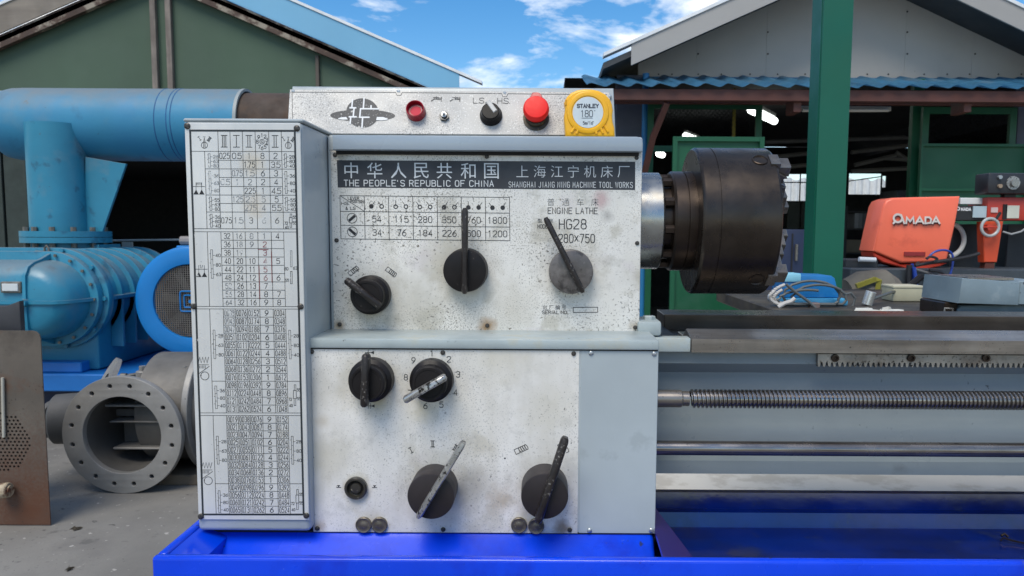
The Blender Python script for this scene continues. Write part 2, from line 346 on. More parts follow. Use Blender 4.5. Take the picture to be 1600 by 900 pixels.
# thin lid line
b = MB(); b.box((x0-.001, YC+.002, zt-.0005), (x1+.0015, .30, zt+.0035), .0015, 1); b.build('cover_lid', grey, cover)
DP = Plate([(291.5, 192), (471, 192.5), (481, 813), (307, 812)], YC-.0022)
alu = M('aluminium_plate', (.64, .635, .61), .34, .18, var=.10, vs=9, streak=((60, 60, 5), .35, (.45, .47, .48)), spk=[((.13, .12, .11), 330, .705, 14), ((.30, .29, .27), 900, .68, 10)],
        patch=[((.50, .45, .36), 11, .62, .1, .35)], bump=(300, .06, .0003),
        stains=[(*(DP.P(396, 252)-RL), .012, (.52, .42, .27), .5), (*(DP.P(400, 318)-RL), .012, (.52, .40, .24), .4)])
def plate_mesh(p, th, mat, name, parent, bev=.0006):
    b = MB(); O = p.O; pts = [O, O+p.U, O+p.U+p.V, O+p.V]; b.prism([q-p.N*th for q in pts], p.N*th, bev); return b.build(name, mat, parent)
data_plate = plate_mesh(DP, .0020, alu, 'data_plate', lathe)
ink = M('black_ink', (.012, .013, .014), .5, var=.2, worn=(160, .66))
inkf = M('faded_ink', (.15, .16, .17), .5, var=.2, worn=(200, .54, .9, .15))
inkr = M('red_ink', (.25, .045, .05), .5, worn=(200, .60, .9, .1))
frame_ink = M('border_ink', (.022, .027, .03), .45, worn=(70, .66))
TQ = [(300.3, 203.5), (462.5, 204), (472.6, 803.3), (314, 803.6)]
def tpx(u, y):        # table fraction + photo row -> photo px
    v = (y-203.7)/599.8
    return ((1-v)*TQ[0][0]+v*TQ[3][0])*(1-u)+((1-v)*TQ[1][0]+v*TQ[2][0])*u, y
UC = [0, .132, .264, .38, .498, .62, .75, .87, 1]
fr = Print(DP); fr.line([tpx(0, 203.7), tpx(1, 203.7), tpx(1, 803.4), tpx(0, 803.4), tpx(0, 203.7)], 3.0); fr.done('border', frame_ink, data_plate)
pk, pf, pr_ = Print(DP), Print(DP, .00024), Print(DP, .0003)
LW = .75
def hl(P_, y, a, b_, w=LW): P_.line([tpx(a, y), tpx(b_, y)], w)
def vl(P_, u, ya, yb, w=LW): P_.line([tpx(u, ya), tpx(u, yb)], w)
def cell(P_, txt, c, y, h=8, w=.8, maxw=None):      # one table entry
    uc = (UC[c]+UC[c+1])/2; x, yy = tpx(uc, y); cw = (UC[c+1]-UC[c])*160
    n = len(txt); wd = min(cw*(.84 if n < 5 else .80), n*h*.56) if n > 1 else None
    P_.text(txt, x, yy, h, width=wd, w=w, gap=2.5 if n > 4 else 1.9)
def train(P_, u, ya, yb, labs, side=1):
    x, _ = tpx(u, ya); x2, _ = tpx(u, yb); n = len(labs)
    P_.line([(x-1.5, ya), (x+1.5, ya), (x2+1.5, yb), (x2-1.5, yb), (x-1.5, ya)], .6)
    for i, l in enumerate(labs):
        y = ya+(yb-ya)*(i+.5)/n; xx = x+(x2-x)*(i+.5)/n
        P_.line([(xx-3.2, y-1.5), (xx-1.9, y-1.5)], .6); P_.line([(xx+1.9, y+1.3), (xx+4.8, y+1.3)], .6)
        P_.text(l, xx+10, y+1.3, 4.6, width=7.2, w=.7)
        if i: P_.line([(xx-1.5, ya+(yb-ya)*i/n), (xx+1.5, ya+(yb-ya)*i/n)], .6)
# section 1
S1 = [234.7, 248, 261, 274, 287.5, 300.5, 313.3, 326.3, 351.8]
hl(pk, 234.7, 0, 1)
for u in UC[2:8]: vl(pk, u, 204, 351.8)
vl(pk, UC[1], 234.7, 351.8)
for y in (248, 274, 287.5, 313.3): hl(pk, y, UC[2], UC[7])
for y in (261, 300.5, 326.3): hl(pk, y, UC[1], 1 if y != 300.5 else 1)
hl(pk, 351.8, 0, 1)
T1 = [('0.25', '0.5', '1', '8', '2'), ('', '', '1.75', '1', '3.5'), ('', '0.75', '1.5', '6', '3'), ('0.5', '1', '2', '2', '4'), ('', '', '2.25', '1', '4.5'),
      ('', '1.25', '2.5', '5', '5'), ('', '', '2.75', '4', '5.5'), ('0.75', '1.5', '3', '6', '6')]
faded1 = {(2, 1), (2, 2), (3, 0), (3, 1), (3, 2), (5, 1), (5, 2), (5, 3), (6, 2), (6, 3), (7, 1), (7, 3), (0, 2)}
for r, row in enumerate(T1):
    for c, t in enumerate(row):
        if t: cell(pf if (r, c) in faded1 else pk, t, c+2, (S1[r]+S1[r+1])/2, 8.4, .85)
for t, c in (('%', 2), ('#', 3), ('$', 4), ('$', 6)):
    x, y = tpx((UC[c]+UC[c+1])/2, 219.5); pk.text(t, x, y, 17.5, width=9.5, w=1.0)
x, y = tpx((UC[5]+UC[6])/2, 220); pk.ring(x, y, 3.6, .8); pk.ring(x, y, 1.6, .7)
for i, dg_ in enumerate('12345679'):
    pass
for dg_, a in zip('123456789', (90, 52, 18, -18, -52, -90, -126, 180, 135)):
    pk.text(dg_, x+7.4*math.cos(R(a)), y-9.6*math.sin(R(a)), 5.2, w=.8)
for u in (.132, .935):
    x, y = tpx(u, 226); P_ = pk
    P_.ring(x, y-.5, 4.7, .8); P_.line([(x-1.1, y+3.6), (x-.9, y-7), (x, y-12), (x+.9, y-7), (x+1.1, y+3.6)], .8); P_.line([(x-1.6, y-13), (x+1.6, y-13)], .7)
    P_.text('#', x-7.5, y-10.5, 6, width=3, w=.7, ang=-.6); P_.text('%', x+7.5, y-9.5, 6.4, width=5, w=.8, ang=.6)
def knurl(P_, y0, thread):
    x, _ = tpx(.066, y0); P_.line([(x-9, y0), (x+9, y0)], .8)
    for s_ in (-4.4, 4.4): P_.line([(x+s_, y0-6), (x+s_, y0+5)], .6); P_.fill([(x+s_, y0+4.5), (x+s_+4.2, y0+12), (x+s_-4.2, y0+12)])
    if thread:
        for k in range(5): P_.line([(x-3.6+k*1.8, y0-5.5), (x-3.6+k*1.8, y0-2)], .5)
        P_.line([(x-4.4, y0-5.6), (x+4.4, y0-5.6)], .5)
    else: P_.text('1/', x, y0-4, 4.6, width=5, w=.6); P_.text("'", x, y0-10, 4, w=.6)
knurl(pk, 287.8, True)
for (a, c, l) in ((236.5, 259.5, ('28', '63', '80')), (263, 299, ('36', '63', '80')), (302, 325, ('55', '63', '80')), (328, 350.5, ('36', '80', '40'))):
    train(pf if a < 300 else pk, .175, a+1.5, c-1, l)
for (a, c, l) in ((236.5, 259.5, ('28', '80', '40')), (263, 299, ('36', '80', '40')), (302, 325, ('55', '80', '40'))): train(pk, .905, a+1.5, c-1, l)
def comp(P_, y0, sc=1.):
    x, _ = tpx(.945, y0); P_.line([(x-1.3, y0), (x+1.3, y0), (x+1.3, y0+9*sc), (x-1.3, y0+9*sc), (x-1.3, y0)], .7)
    P_.line([(x-2.6, y0+9*sc), (x+1.8, y0+9*sc), (x+1.8, y0+22*sc), (x-2.6, y0+22*sc), (x-2.6, y0+9*sc)], .8)
    P_.line([(x-1.6, y0+22*sc), (x+1, y0+22*sc), (x+1, y0+33*sc), (x-1.6, y0+33*sc), (x-1.6, y0+22*sc)], .7)
    for dx, dy, t in ((5.6, 8, '55'), (5.6, 22, '55'), (-7.6, 23, '72'), (-6.6, 33, '40')): P_.text(t, x+dx, y0+dy*sc, 4.3, width=5, w=.7)
comp(pk, 329, .62)
# section 2
S2 = [356.5+i*12.8 for i in range(9)]+[471.6]
hl(pk, 356.5, 0, 1); hl(pk, 471.6, 0, 1)
for u in UC[1:8]: vl(pk, u, 356.5, 471.6)
for y in S2[1:9]: hl(pk, y, UC[2], UC[7])
T2 = [('32', '16', '8', '1', '4'), ('36', '18', '9', '2', ''), ('38', '19', '', '3', ''), ('40', '20', '10', '4', '5'), ('44', '22', '11', '5', ''), ('48', '24', '12', '6', '6'),
      ('52', '26', '13', '7', ''), ('56', '28', '14', '8', '7'), ('64', '32', '16', '9', '8')]
for r, row in enumerate(T2):
    for c, t in enumerate(row):
        if not t: continue
        P_ = pf if (c == 1 and r < 3) or (c == 2 and r < 2) or (c == 0 and r > 5) or (c == 3 and r == 0) else (pr_ if c == 3 and r < 6 else pk)
        cell(P_, t, c+2, (S2[r]+S2[r+1])/2, 8.0, .88)
vl(pr_, UC[5]+.004, 409, 460, 1.0); vl(pr_, UC[6]-.004, 384, 434, .9); hl(pr_, 383.4, UC[5], UC[6]-.03, .9)
train(pk, .168, 384, 428, ('40', '80', '63')); knurl(pk, 414, False)
x, y = tpx(.935, 420); pk.line([(x-1.2, 417), (x+1.2, 417), (x+1.2, 436), (x-1.2, 436), (x-1.2, 417)], .7); pk.text('80', x-8, 413, 4.4, width=6, w=.7); pk.text('63', x+6, 412, 4.4, width=6, w=.7); pk.text('55', x-7, 431, 4.4, width=6, w=.7)
pf.line([(x-1.2, 385), (x+1.2, 385), (x+1.2, 410), (x-1.2, 410), (x-1.2, 385)], .7)
# sections 3 and 4
T3 = '0.038 0.076 0.152 9 0.304|0.043 0.087 0.174 8 0.348|0.047 0.094 0.188 7 0.376|0.051 0.102 0.204 6 0.408|0.055 0.111 0.222 5 0.444|0.061 0.122 0.244 4 0.488|0.064 0.128 0.256 3 0.512|0.068 0.136 0.272 2 0.544|0.076 0.153 0.306 1 0.612|0.098 0.196 0.392 9 0.784|0.112 0.224 0.448 8 0.896|0.121 0.242 0.484 7 0.968|0.131 0.262 0.524 6 1.048'
T4 = '0.019 0.038 0.076 9 0.152|0.021 0.043 0.087 8 0.174|0.023 0.047 0.094 7 0.188|0.025 0.051 0.102 6 0.204|0.027 0.055 0.111 5 0.222|0.030 0.061 0.122 4 0.244|0.032 0.064 0.128 3 0.256|0.034 0.068 0.136 2 0.272|0.038 0.076 0.153 1 0.306|0.049 0.098 0.196 9 0.392|0.056 0.112 0.224 8 0.448|0.060 0.121 0.242 7 0.484|0.065 0.131 0.262 6 0.524'
def feed(T, y0, y1, first):
    d = (y1-y0)/13; hl(pk, y0, 0, 1)
    if first: hl(pk, y1, 0, 1)
    for u in UC[1:8]: vl(pk, u, y0, y1)
    for i in range(1, 13): hl(pk, y0+i*d, UC[1] if i == 9 else UC[2], 1 if i == 9 else UC[7])
    for r, row in enumerate(T.split('|')):
        for c, t in enumerate(row.split()):
            cell(pf if first and c == 0 and r < 3 else pk, t, c+2, y0+(r+.5)*d, 8.6 if len(t) > 1 else 7.8, .84 if len(t) > 1 else 1.0)
    train(pk, .168, y0+33, y0+78, ('28', '63', '80')); train(pk, .905, y0+33, y0+78, ('28', '80', '40'))
    train(pk, .168, y0+121, y0+157, ('36', '80', '40')); comp(pk, y0+119, 1.)
    x, y = tpx(.055, y0+80)
    z = [(x-8+k*2.3, y+(4.5 if k % 2 == 0 else -4.5)) for k in range(8)]; pk.line(z, .8)
    pk.line([(x-8, y+7.5), (x+8, y+7.5)], .8)
    for k in range(5): pk.line([(x-6+k*2.2, y+9), (x-6+k*2.2, y+13)], .7)
    pk.line([(x-8, y+22), (x+9, y+10)], .8); pk.ring(x+2, y+25, 6.4, .9); pk.disc(x-4.2, y+24, 1)
feed(T3, 475.5, 639.3, True); feed(T4, 643.5, 802, False)
pk.done('lettering', ink, data_plate); pf.done('faded_lettering', inkf, data_plate); pr_.done('red_lettering', inkr, data_plate)
# screws: one mesh, shared
def screw_mesh(name, r, h, mat, slot=True):
    b = MB(); b.rev([(0, r), (h*.5, r*.98), (h*.85, r*.72), (h, r*.3), (h, 0)], (0, 0, 0), (0, -1, 0), 14)
    o = b.build(name, mat, None); return o
def add_screws(src, plate, pts, parent, scale=1.):
    for i, (px, py) in enumerate(pts):
        o = src if i == 0 else src.copy()
        if i: SC.collection.objects.link(o)
        o.parent = parent; o.location = plate.P(px, py)-RL; o.scale = (scale,)*3; o.rotation_euler = (0, random.uniform(0, 3), 0)
scr = M('screw_steel', (.06, .055, .05), .4, .6, var=.5, vs=90, spk=((.3, .28, .25), 500, .64))
scrb = M('screw_zinc', (.4, .42, .43), .35, .7, var=.3, vs=90)
def slotscrew(mat, r=.0036):
    b = MB(); b.rev([(0, r), (.0010, r), (.0018, r*.75), (.0021, r*.3), (.0021, 0)], (0, 0, 0), (0, -1, 0), 14)
    b.box((-r*.9, -.0023, -r*.14), (r*.9, -.0016, r*.14)); return b.build('screw', mat, None)
add_screws(slotscrew(scr, .0036), DP, [(296, 197), (466, 200), (303, 471.5), (470, 471.5), (311, 806.5), (477, 805)], data_plate)
# --- headstock body
P1 = Plate([(520, 236.5), (1003, 237.5), (999.5, 517), (518, 516)], Y1)
alu2s = [(*(P1.P(726, 424)-RL), .034, (.42, .38, .30), .55), (*(P1.P(893, 426)-RL), .034, (.45, .41, .33), .5), (*(P1.P(580, 462)-RL), .033, (.40, .36, .27), .5), (*(P1.P(690, 400)-RL), .022, (.56, .52, .42), .5), (*(P1.P(800, 480)-RL), .03, (.50, .46, .38), .45), (*(P1.P(640, 490)-RL), .035, (.46, .43, .36), .45), (*(P1.P(535, 245)-RL), .008, (.4, .33, .22), .5), (*(P1.P(993, 508)-RL), .008, (.35, .28, .18), .6), (*(P1.P(760, 509)-RL), .010, (.30, .17, .06), .9), (*(P1.P(527, 509)-RL), .007, (.33, .22, .10), .8), (*(P1.P(940, 310)-RL), .010, (.45, .22, .24), .55),
         (*(P1.P(615, 500)-RL), .012, (.36, .33, .27), .5), (*(P1.P(578, 492)-RL), .014, (.38, .32, .20), .45), (*(P1.P(950, 336)-RL), .007, (.2, .19, .19), .45), (*(P1.P(760, 246)-RL), .006, (.25, .2, .12), .5)]
alu2 = M('speckled_plate', (.80, .775, .73), .36, .15, var=.12, vs=8, streak=((26, 26, 5), .5, (.52, .49, .42)), spk=[((.36, .34, .30), 520, .55, 13), ((.13, .12, .105), 300, .59, 11), ((.2, .19, .17), 620, .60, 16), ((.16, .14, .11), 130, .66, 5)],
         patch=[((.40, .37, .29), 18, .56, .10, .55), ((.43, .41, .34), 7, .50, .16, .6), ((.58, .50, .56), 10, .60, .1, .35), ((.36, .35, .31), 45, .56, .12, .4)], stains=alu2s, bump=(400, .1, .0003))
xr1 = P1.O.x+P1.w; z1t, z1b = P1.O.z, P1.O.z+P1.V.z
b = MB(); b.box((P1.O.x-.004, Y1+.0005, z1b-.03), (xr1+.0005, .30, z1t+.02), .003, 2); b.build('headstock', grey, lathe)
front_plate = plate_mesh(P1, .0025, alu2, 'front_plate', lathe)
# dark gap + cap strip
capq = [(519, 212), (1005, 212), (1004.5, 235), (519.5, 235)]
CPp = Plate(capq, -.022)
b = MB(); a = CPp.O; pts = []
x0c, x1c = CPp.O.x-.0, CPp.O.x+CPp.w; zc0, zc1 = CPp.O.z+CPp.V.z, CPp.O.z; rr = .008
pts = [(x0c, -.022, zc0), (x1c, -.022, zc0), (x1c, -.022, zc1-rr)]+[(x1c-rr+rr*math.cos(t), -.022, zc1-rr+rr*math.sin(t)) for t in (R(22), R(45), R(67), R(90))]+[(x0c, -.022, zc1)]
b.prism(pts, (0, .30, 0), .0015, 2); b.build('top_cap', M('cap_grey', srgb(150, 162, 172), .32, var=.06, vs=6, spk=((.1, .1, .1), 150, .72, 12), coat=.3, bump=(40, .1, .0008)), lathe)
b = MB(); b.box((x0c, -.006, zc0-.004), (x1c-.003, .26, zc0+.001)); b.build('cap_gap_shade', M('shade_joint_black', (.015, .015, .015), .7), lathe)  # black strip stands in for the shade of the gap under the cap
b = MB(); b.tube([P1.P(519, 236, .001)+Vector((0, -.0015, 0)), P1.P(1000, 237, .001)+Vector((0, -.0015, 0))], .0006, 6); b.build('plate_edge', bright, front_plate)
add_screws(slotscrew(scr, .0028), P1, [(527, 243), (762, 244.5), (994, 245.5), (526, 375), (995.5, 377.5), (527.5, 507.5), (760, 508.5), (993, 510.5)], front_plate)
# title bar and print
bar = Print(P1, .00010); bar.fill([(529.5, 251), (992, 251.5), (992, 295), (530, 293)]); bar.done('title_bar', M('bar_black', (.035, .038, .045), .45, var=.25, vs=20, worn=(150, .69), spk=((.35, .35, .34), 420, .70, 10)), front_plate)
wt = Print(P1, .00035)
for ch, x in zip('中华人民共和国', (551.5, 588, 625, 660, 696, 733, 769)): wt.cjk(ch, x, 266.5, 24, 0.0)
for ch, x in zip('上海江宁机床厂', (817, 844, 870.5, 896, 922, 948, 974)): wt.cjk(ch, x, 267, 18.5, -.008)
wt.text("THE PEOPLE'S REPUBLIC OF CHINA", 656, 286, 9, width=232, w=1.2, gap=2.0); wt.text('SHANGHAI JIANG NING MACHINE TOOL WORKS', 892, 287.3, 8.4, width=192, w=.8, gap=2.6)
wt.done('title_lettering', M('white_print', (.70, .72, .72), .4, worn=(160, .66)), front_plate)
k1 = Print(P1, .0002)
def sh(x): return (x-533)/264*1.8      # the rows fall slightly to the right
for y in (305.4, 329.8, 351.4, 372.6): k1.line([(533, y), (796.7, y+1.8)], .9)
for x in (533, 570.7, 608.4, 646.2, 684, 721.6, 759, 796.7): k1.line([(x, 305.4+sh(x)), (x, 372.6+sh(x))], .9)
k1.line([(533, 305.4), (570.7, 329.8)], .9)
for x, a, b_ in ((589.5, '54', '34'), (628, '115', '76'), (665, '280', '184'), (702.5, '350', '226'), (740.5, '760', '500'), (777.8, '1800', '1200')):
    n = len(a); k1.text(a, x, 341.2+sh(x), 9.4, width=6.6*n+1.2*(n-2), w=1.1); n = len(b_); k1.text(b_, x, 362.2+sh(x), 9.4, width=6.6*n+1.2*(n-2), w=1.1)
k1.text('LEVER', 554, 309.5, 4, width=17, w=.8); k1.text('POSITION', 559.5, 314.5, 4, width=20, w=.8, ang=.05); k1.text('H.S.', 540.5, 317.5, 4.4, width=11, w=.8); k1.text('& L.S', 549, 325, 4.4, width=15, w=.8)
for (cy, a) in ((340.4, R(-40)), (361.6, R(42))):
    k1.ring(551, cy, 7.6, 1.0, 24); c_, s_ = math.cos(a), math.sin(a)
    k1.line([(551-5*c_, cy-5*s_), (551+5*c_, cy+5*s_)], 4.2)
for i, x in enumerate((589.5, 627.4, 665, 702.8, 740.5, 778)):
    for j, dx in enumerate((-8, 8)):
        cx, cy = x+dx, 321.5+sh(x); a = [(35, -35), (0, -35), (-35, -35), (35, 35), (0, 35), (-35, 30)][i][j]
        filled = (i, j) in ((0, 0), (3, 0), (4, 0), (4, 1), (5, 0), (5, 1))
        (k1.disc(cx, cy, 3.6) if filled else k1.ring(cx, cy, 2.9, 1.5, 14)); k1.line([(cx+2.5*math.sin(R(a)), cy-2.5*math.cos(R(a))), (cx+9*math.sin(R(a)), cy-9*math.cos(R(a)))], .9)
for ch, x in zip('普通车床', (861, 884, 906.5, 929.5)): k1.cjk(ch, x, 314.2, 11.5, -.012)
k1.text('ENGINE LATHE', 895, 327.5, 9, width=77, w=1.1); k1.cjk('型', 843.5, 343, 6.5); k1.cjk('号', 861, 343.5, 6.5); k1.text('MODEL', 850, 352, 5.8, width=20, w=.9)
k1.text('HG28', 895, 348.3, 14.6, width=42, w=1.5); k1.text('280x750', 901, 370.5, 13, width=56, w=1.35)
for ch, x in zip('出厂编号', (851, 861, 871, 881)): k1.cjk(ch, x, 479.2, 7)
k1.text('SERIAL NO.', 866, 487, 5, width=38, w=.9); k1.line([(895.5, 479), (934, 478.6), (934, 486.6), (895.5, 487), (895.5, 479)], 1)
def coilsym(P_, x, y, ang, s=1., sq=True):
    c_, s_ = math.cos(ang), math.sin(ang)
    T = lambda a, b_: (x+(a*c_-b_*s_)*s, y+(a*s_+b_*c_)*s)
    if sq: P_.line([T(-10, -4), T(-3, -4), T(-3, 4), T(-10, 4), T(-10, -4)], .9)
    for k in range(4):
        cx = -1+k*3.4; P_.line([T(cx+1.9*math.cos(t)+.5*math.sin(t), 4.4*math.sin(t)) for t in [2*PI*i/12 for i in range(13)]], 1.0)
coilsym(k1, 551, 423, R(-38), .85); coilsym(k1, 610, 424, R(38), .85)
k1.done('lettering', M('worn_ink', (.022, .022, .024), .5, worn=(190, .64, .9)), front_plate)
# --- knobs
def knob(fx, fy, rf, Yf, rb, Yp, mat, lever, lev_mat, lw=.0075, lh=.009, lname='lever', tip=None, skirt=None):
    c = at(fx, fy, Yf); D = Yf-CY; rf_ = rf*D/F; rb_ = rb*(Yp-CY)/F; H = Yp-Yf
    b = MB()
    if skirt: prof = [(0, rb_), (H*.35, rb_), (H*.45, rb_*.985), (H*.55, rf_*1.02), (H-.0015, rf_), (H, rf_-.0015), (H, rf_*.8), (H-.0006, rf_*.78), (H-.0006, 0)]
    else: prof = [(0, rb_), (H-.002, rf_), (H-.0006, rf_-.0006), (H, rf_-.002), (H, 0)]
    b.rev(prof, (c.x, Yp, c.z), (0, -1, 0), 56); k = b.build('knob', mat, lathe, 40)
    (ax_, ay_), (bx_, by_) = lever; Ya = Yf-lh*.4; A = at(ax_, ay_, Ya+(tip[0] if tip else 0)); B = at(bx_, by_, Ya+(tip[1] if tip else 0))
    d = (B-A); l = d.length; d.normalize(); u = d.cross(Vector((0, 1, 0))).normalized(); n_ = Vector((0, -1, 0)); n_ = (n_-d*n_.dot(d)).normalized(); m_ = 5
    b = MB(); secs = [(0, .55), (.02, .85), (.05, 1), (.5, 1.0), (.95, 1), (.98, .85), (1, .55)]; rings = []
    for t, s_ in secs:
        p = A+d*l*t; w_ = lw/2*s_; h0 = lh*(.5 if s_ == 1 else .42)
        sec = [(-w_, -h0), (-w_, h0*.6), (-w_*.55, h0), (w_*.55, h0), (w_, h0*.6), (w_, -h0)]
        rings.append([b.bm.verts.new(p+u*a+n_*c_) for a, c_ in sec])
    for r0, r1 in zip(rings, rings[1:]):
        for i in range(6): b.bm.faces.new((r0[i], r0[(i+1) % 6], r1[(i+1) % 6], r1[i]))
    b.bm.faces.new(rings[0][::-1]); b.bm.faces.new(rings[-1]); b.build(lname, lev_mat, k, 50)
    return k
kface = M('knob_worn_face', (.10, .09, .085), .38, .3, var=.4, vs=24, patch=[((.22, .20, .19), 32, .50, .16, .7), ((.03, .027, .025), 50, .56, .06, .7)], spk=((.4, .38, .35), 420, .70, 20))
kgrey = M('knob_plum_plastic', (.028, .023, .024), .42, spec=.25, var=.22, vs=26, spk=[((.3, .29, .28), 300, .75, 20)], bump=(180, .1, .0004))
knob(726, 423, 34, -.020, 34.5, Y1, blackp, ((726.5, 325), (726, 459)), wornlev, .0075, .011)
knob(892.5, 425, 34.5, -.020, 34.5, Y1, kface, ((852, 340), (911, 457)), wornlev, .0075, .010)
knob(573, 463, 26, -.030, 30.5, Y1, blackp, ((540, 437), (594, 479)), scraplev and wornlev, .0085, .010, skirt=1, tip=(-.006, 0))
knob(572.5, 600, 28.5, YL-.034, 34.5, YL, blackp, ((572, 553), (569.5, 635)), wornlev, .0085, .013, skirt=1)
knob(670, 600, 28, YL-.030, 34, YL, blackp, ((631, 626), (697, 588)), scraplev, .0085, .012, skirt=1, tip=(-.008, 0))
knob(673, 776, 38, YL-.038, 36.5, YL, kgrey, ((725, 690), (653, 808)), scraplev, .0075, .012)
knob(851, 776, 38, YL-.038, 37, YL, kgrey, ((884, 683), (840, 816)), wornlev, .0095, .012)
# --- shelf (ledge between the upper and lower plates)
LPq = [(486, 545.5), (904, 545.5), (904, 833), (487, 832)]
LP = Plate(LPq, YL)
zs_b = LP.O.z+.0008; lipT = at(760, 530, YL-.003).z
xr2 = at(1028, 600, YL).x
b = MB(); xs = LP.O.x; b.box((xs, YL-.004, zs_b), (xr2, .02, lipT), .002, 2); b.build('ledge', tgrey, lathe)
b = MB(); b.box((xs+.001, YL-.0008, zs_b-.0016), (xr2-.001, YL+.01, zs_b+.0006)); b.build('ledge_seam', MATS['shade_joint_black'], lathe)
b = MB(); b.box((xs-.001, YL+.0004, LP.O.z+LP.V.z+.0005), (xr2, .22, zs_b+.001), .0015); b.build('feed_gearbox', grey, lathe)
alu3s = [(*(LP.P(676, 765)-RL), .036, (.42, .39, .32), .6), (*(LP.P(850, 766)-RL), .036, (.45, .41, .34), .6), (*(LP.P(676, 596)-RL), .031, (.50, .46, .36), .5), (*(LP.P(578, 598)-RL), .033, (.48, .43, .30), .55), (*(LP.P(556, 761)-RL), .014, (.42, .35, .22), .7), (*(LP.P(578, 822)-RL), .018, (.42, .36, .27), .5), (*(LP.P(824, 824)-RL), .018, (.42, .36, .27), .5), (*(LP.P(780, 560)-RL), .03, (.60, .56, .45), .5), (*(LP.P(860, 640)-RL), .03, (.62, .58, .48), .5), (*(LP.P(520, 720)-RL), .025, (.6, .56, .46), .5), (*(LP.P(495, 825)-RL), .008, (.4, .28, .15), .6), (*(LP.P(665, 640)-RL), .014, (.50, .45, .30), .5), (*(LP.P(590, 626)-RL), .008, (.42, .38, .22), .6), (*(LP.P(745, 750)-RL), .018, (.42, .36, .27), .4), (*(LP.P(780, 780)-RL), .014, (.38, .28, .17), .5),
         (*(LP.P(880, 824)-RL), .009, (.28, .18, .09), .8), (*(LP.P(556, 782)-RL), .010, (.48, .43, .30), .5), (*(LP.P(712, 765)-RL), .014, (.33, .31, .28), .5), (*(LP.P(505, 657)-RL), .008, (.5, .42, .3), .4)]
alu3 = M('lower_plate', (.82, .795, .75), .38, .12, var=.10, vs=7, spk=[((.45, .44, .41), 480, .58, 7), ((.13, .12, .11), 240, .665, 5), ((.3, .28, .25), 500, .63, 8), ((.1, .09, .08), 90, .71, 4)],
         patch=[((.50, .46, .36), 14, .57, .10, .5), ((.48, .46, .40), 6, .50, .16, .6), ((.62, .55, .60), 8, .58, .1, .35), ((.45, .44, .40), 40, .57, .1, .35)], streak=((30, 30, 5), .55, (.54, .51, .44)), stains=alu3s, bump=(260, .12, .0004))
low_plate = plate_mesh(LP, .0026, alu3, 'lower_plate', lathe)
add_screws(slotscrew(scr, .0029), LP, [(489.8, 550.5), (692.5, 550.8), (895, 551), (493.5, 826), (692, 827), (891.5, 827)], low_plate)
k2 = Print(LP, .0002)
for t, x, y in (('1', 676, 552), ('2', 702, 561), ('3', 716, 584), ('4', 712, 612), ('5', 690, 631), ('6', 665, 633), ('7', 641, 613), ('8', 635, 589), ('9', 647, 563)): k2.text(t, x, y, 8.6, w=1.1)
k2.text('#', 642, 702, 8.5, width=4.5, w=1, ang=R(-28)); k2.text('$', 676, 692, 9.5, width=6, w=1.1); k2.text('%', 712, 698, 9, width=7.5, w=1.1, ang=R(28))
coilsym(k2, 814, 700, R(-25), 1.0)
k2.line([(871, 693), (876, 690), (881, 698), (876, 703), (871, 693)], .9); k2.line([(883, 699), (887, 697), (889, 703), (885, 705)], .9)
for x in (528, 584.5): k2.line([(x-3.6, 761), (x+3.6, 761)], 1); k2.fill([(x-2.6, 757.5), (x+2.6, 757.5), (x, 760.5)])
for y in (551.5, 633.5):
    k2.line([(572, y), (584, y)], 1.0); k2.line([(577, y-4), (577, y+4)], .9); k2.fill([(580, y), (586, y-2.4), (586, y+2.4)])
k2.line([(580, 629.5), (580, 637.5)], .9); k2.disc(789, 714, 1.3)
k2.done('lettering', ink, low_plate)
# push button and oil sight discs
c = LP.P(556, 761); b = MB(); b.rev([(0, .0138), (.005, .0138), (.0065, .0125), (.0065, .0105), (.002, .0095), (.0012, .0085), (.0045, .006), (.005, 0)], c, (0, -1, 0), 32); b.build('push_button', M('button_black', (.03, .027, .022), .3, spk=((.2, .18, .14), 300, .66, 20)), lathe)
disc = M('bronze_disc', (.13, .11, .085), .4, .5, var=.4, vs=60, spk=((.3, .27, .22), 400, .66, 30), bump=(150, .3, .0006))
for i, (x, y) in enumerate(((567, 819.5), (592, 819.5), (811.5, 819), (838.5, 820.5))):
    c = LP.P(x, y); b = MB(); b.rev([(0, .0098), (.003, .0098), (.0036, .009), (.0030, .0078), (.0030, .0045), (.0038, .0032), (.0038, 0)], c, (0, -1, 0), 28); b.build('plug', disc, lathe)
# right hand cover
RQ = Plate([(906, 546.5), (1028, 546.5), (1024.5, 834), (906, 833)], YL)
right_cover = plate_mesh(RQ, .0030, M('cover_blue_grey', srgb(166, 175, 178), .38, var=.09, vs=6, spk=((.12, .12, .12), 120, .72, 6), patch=[((.25, .28, .29), 12, .60, .06, .35), ((.12, .11, .09), 60, .72, .03, .8)], bump=(14, .35, .002)), 'right_cover', lathe)
add_screws(slotscrew(scrb, .0030), RQ, [(922, 551.5), (1021, 552), (922.5, 828.5), (1018.5, 828.5)], right_cover)
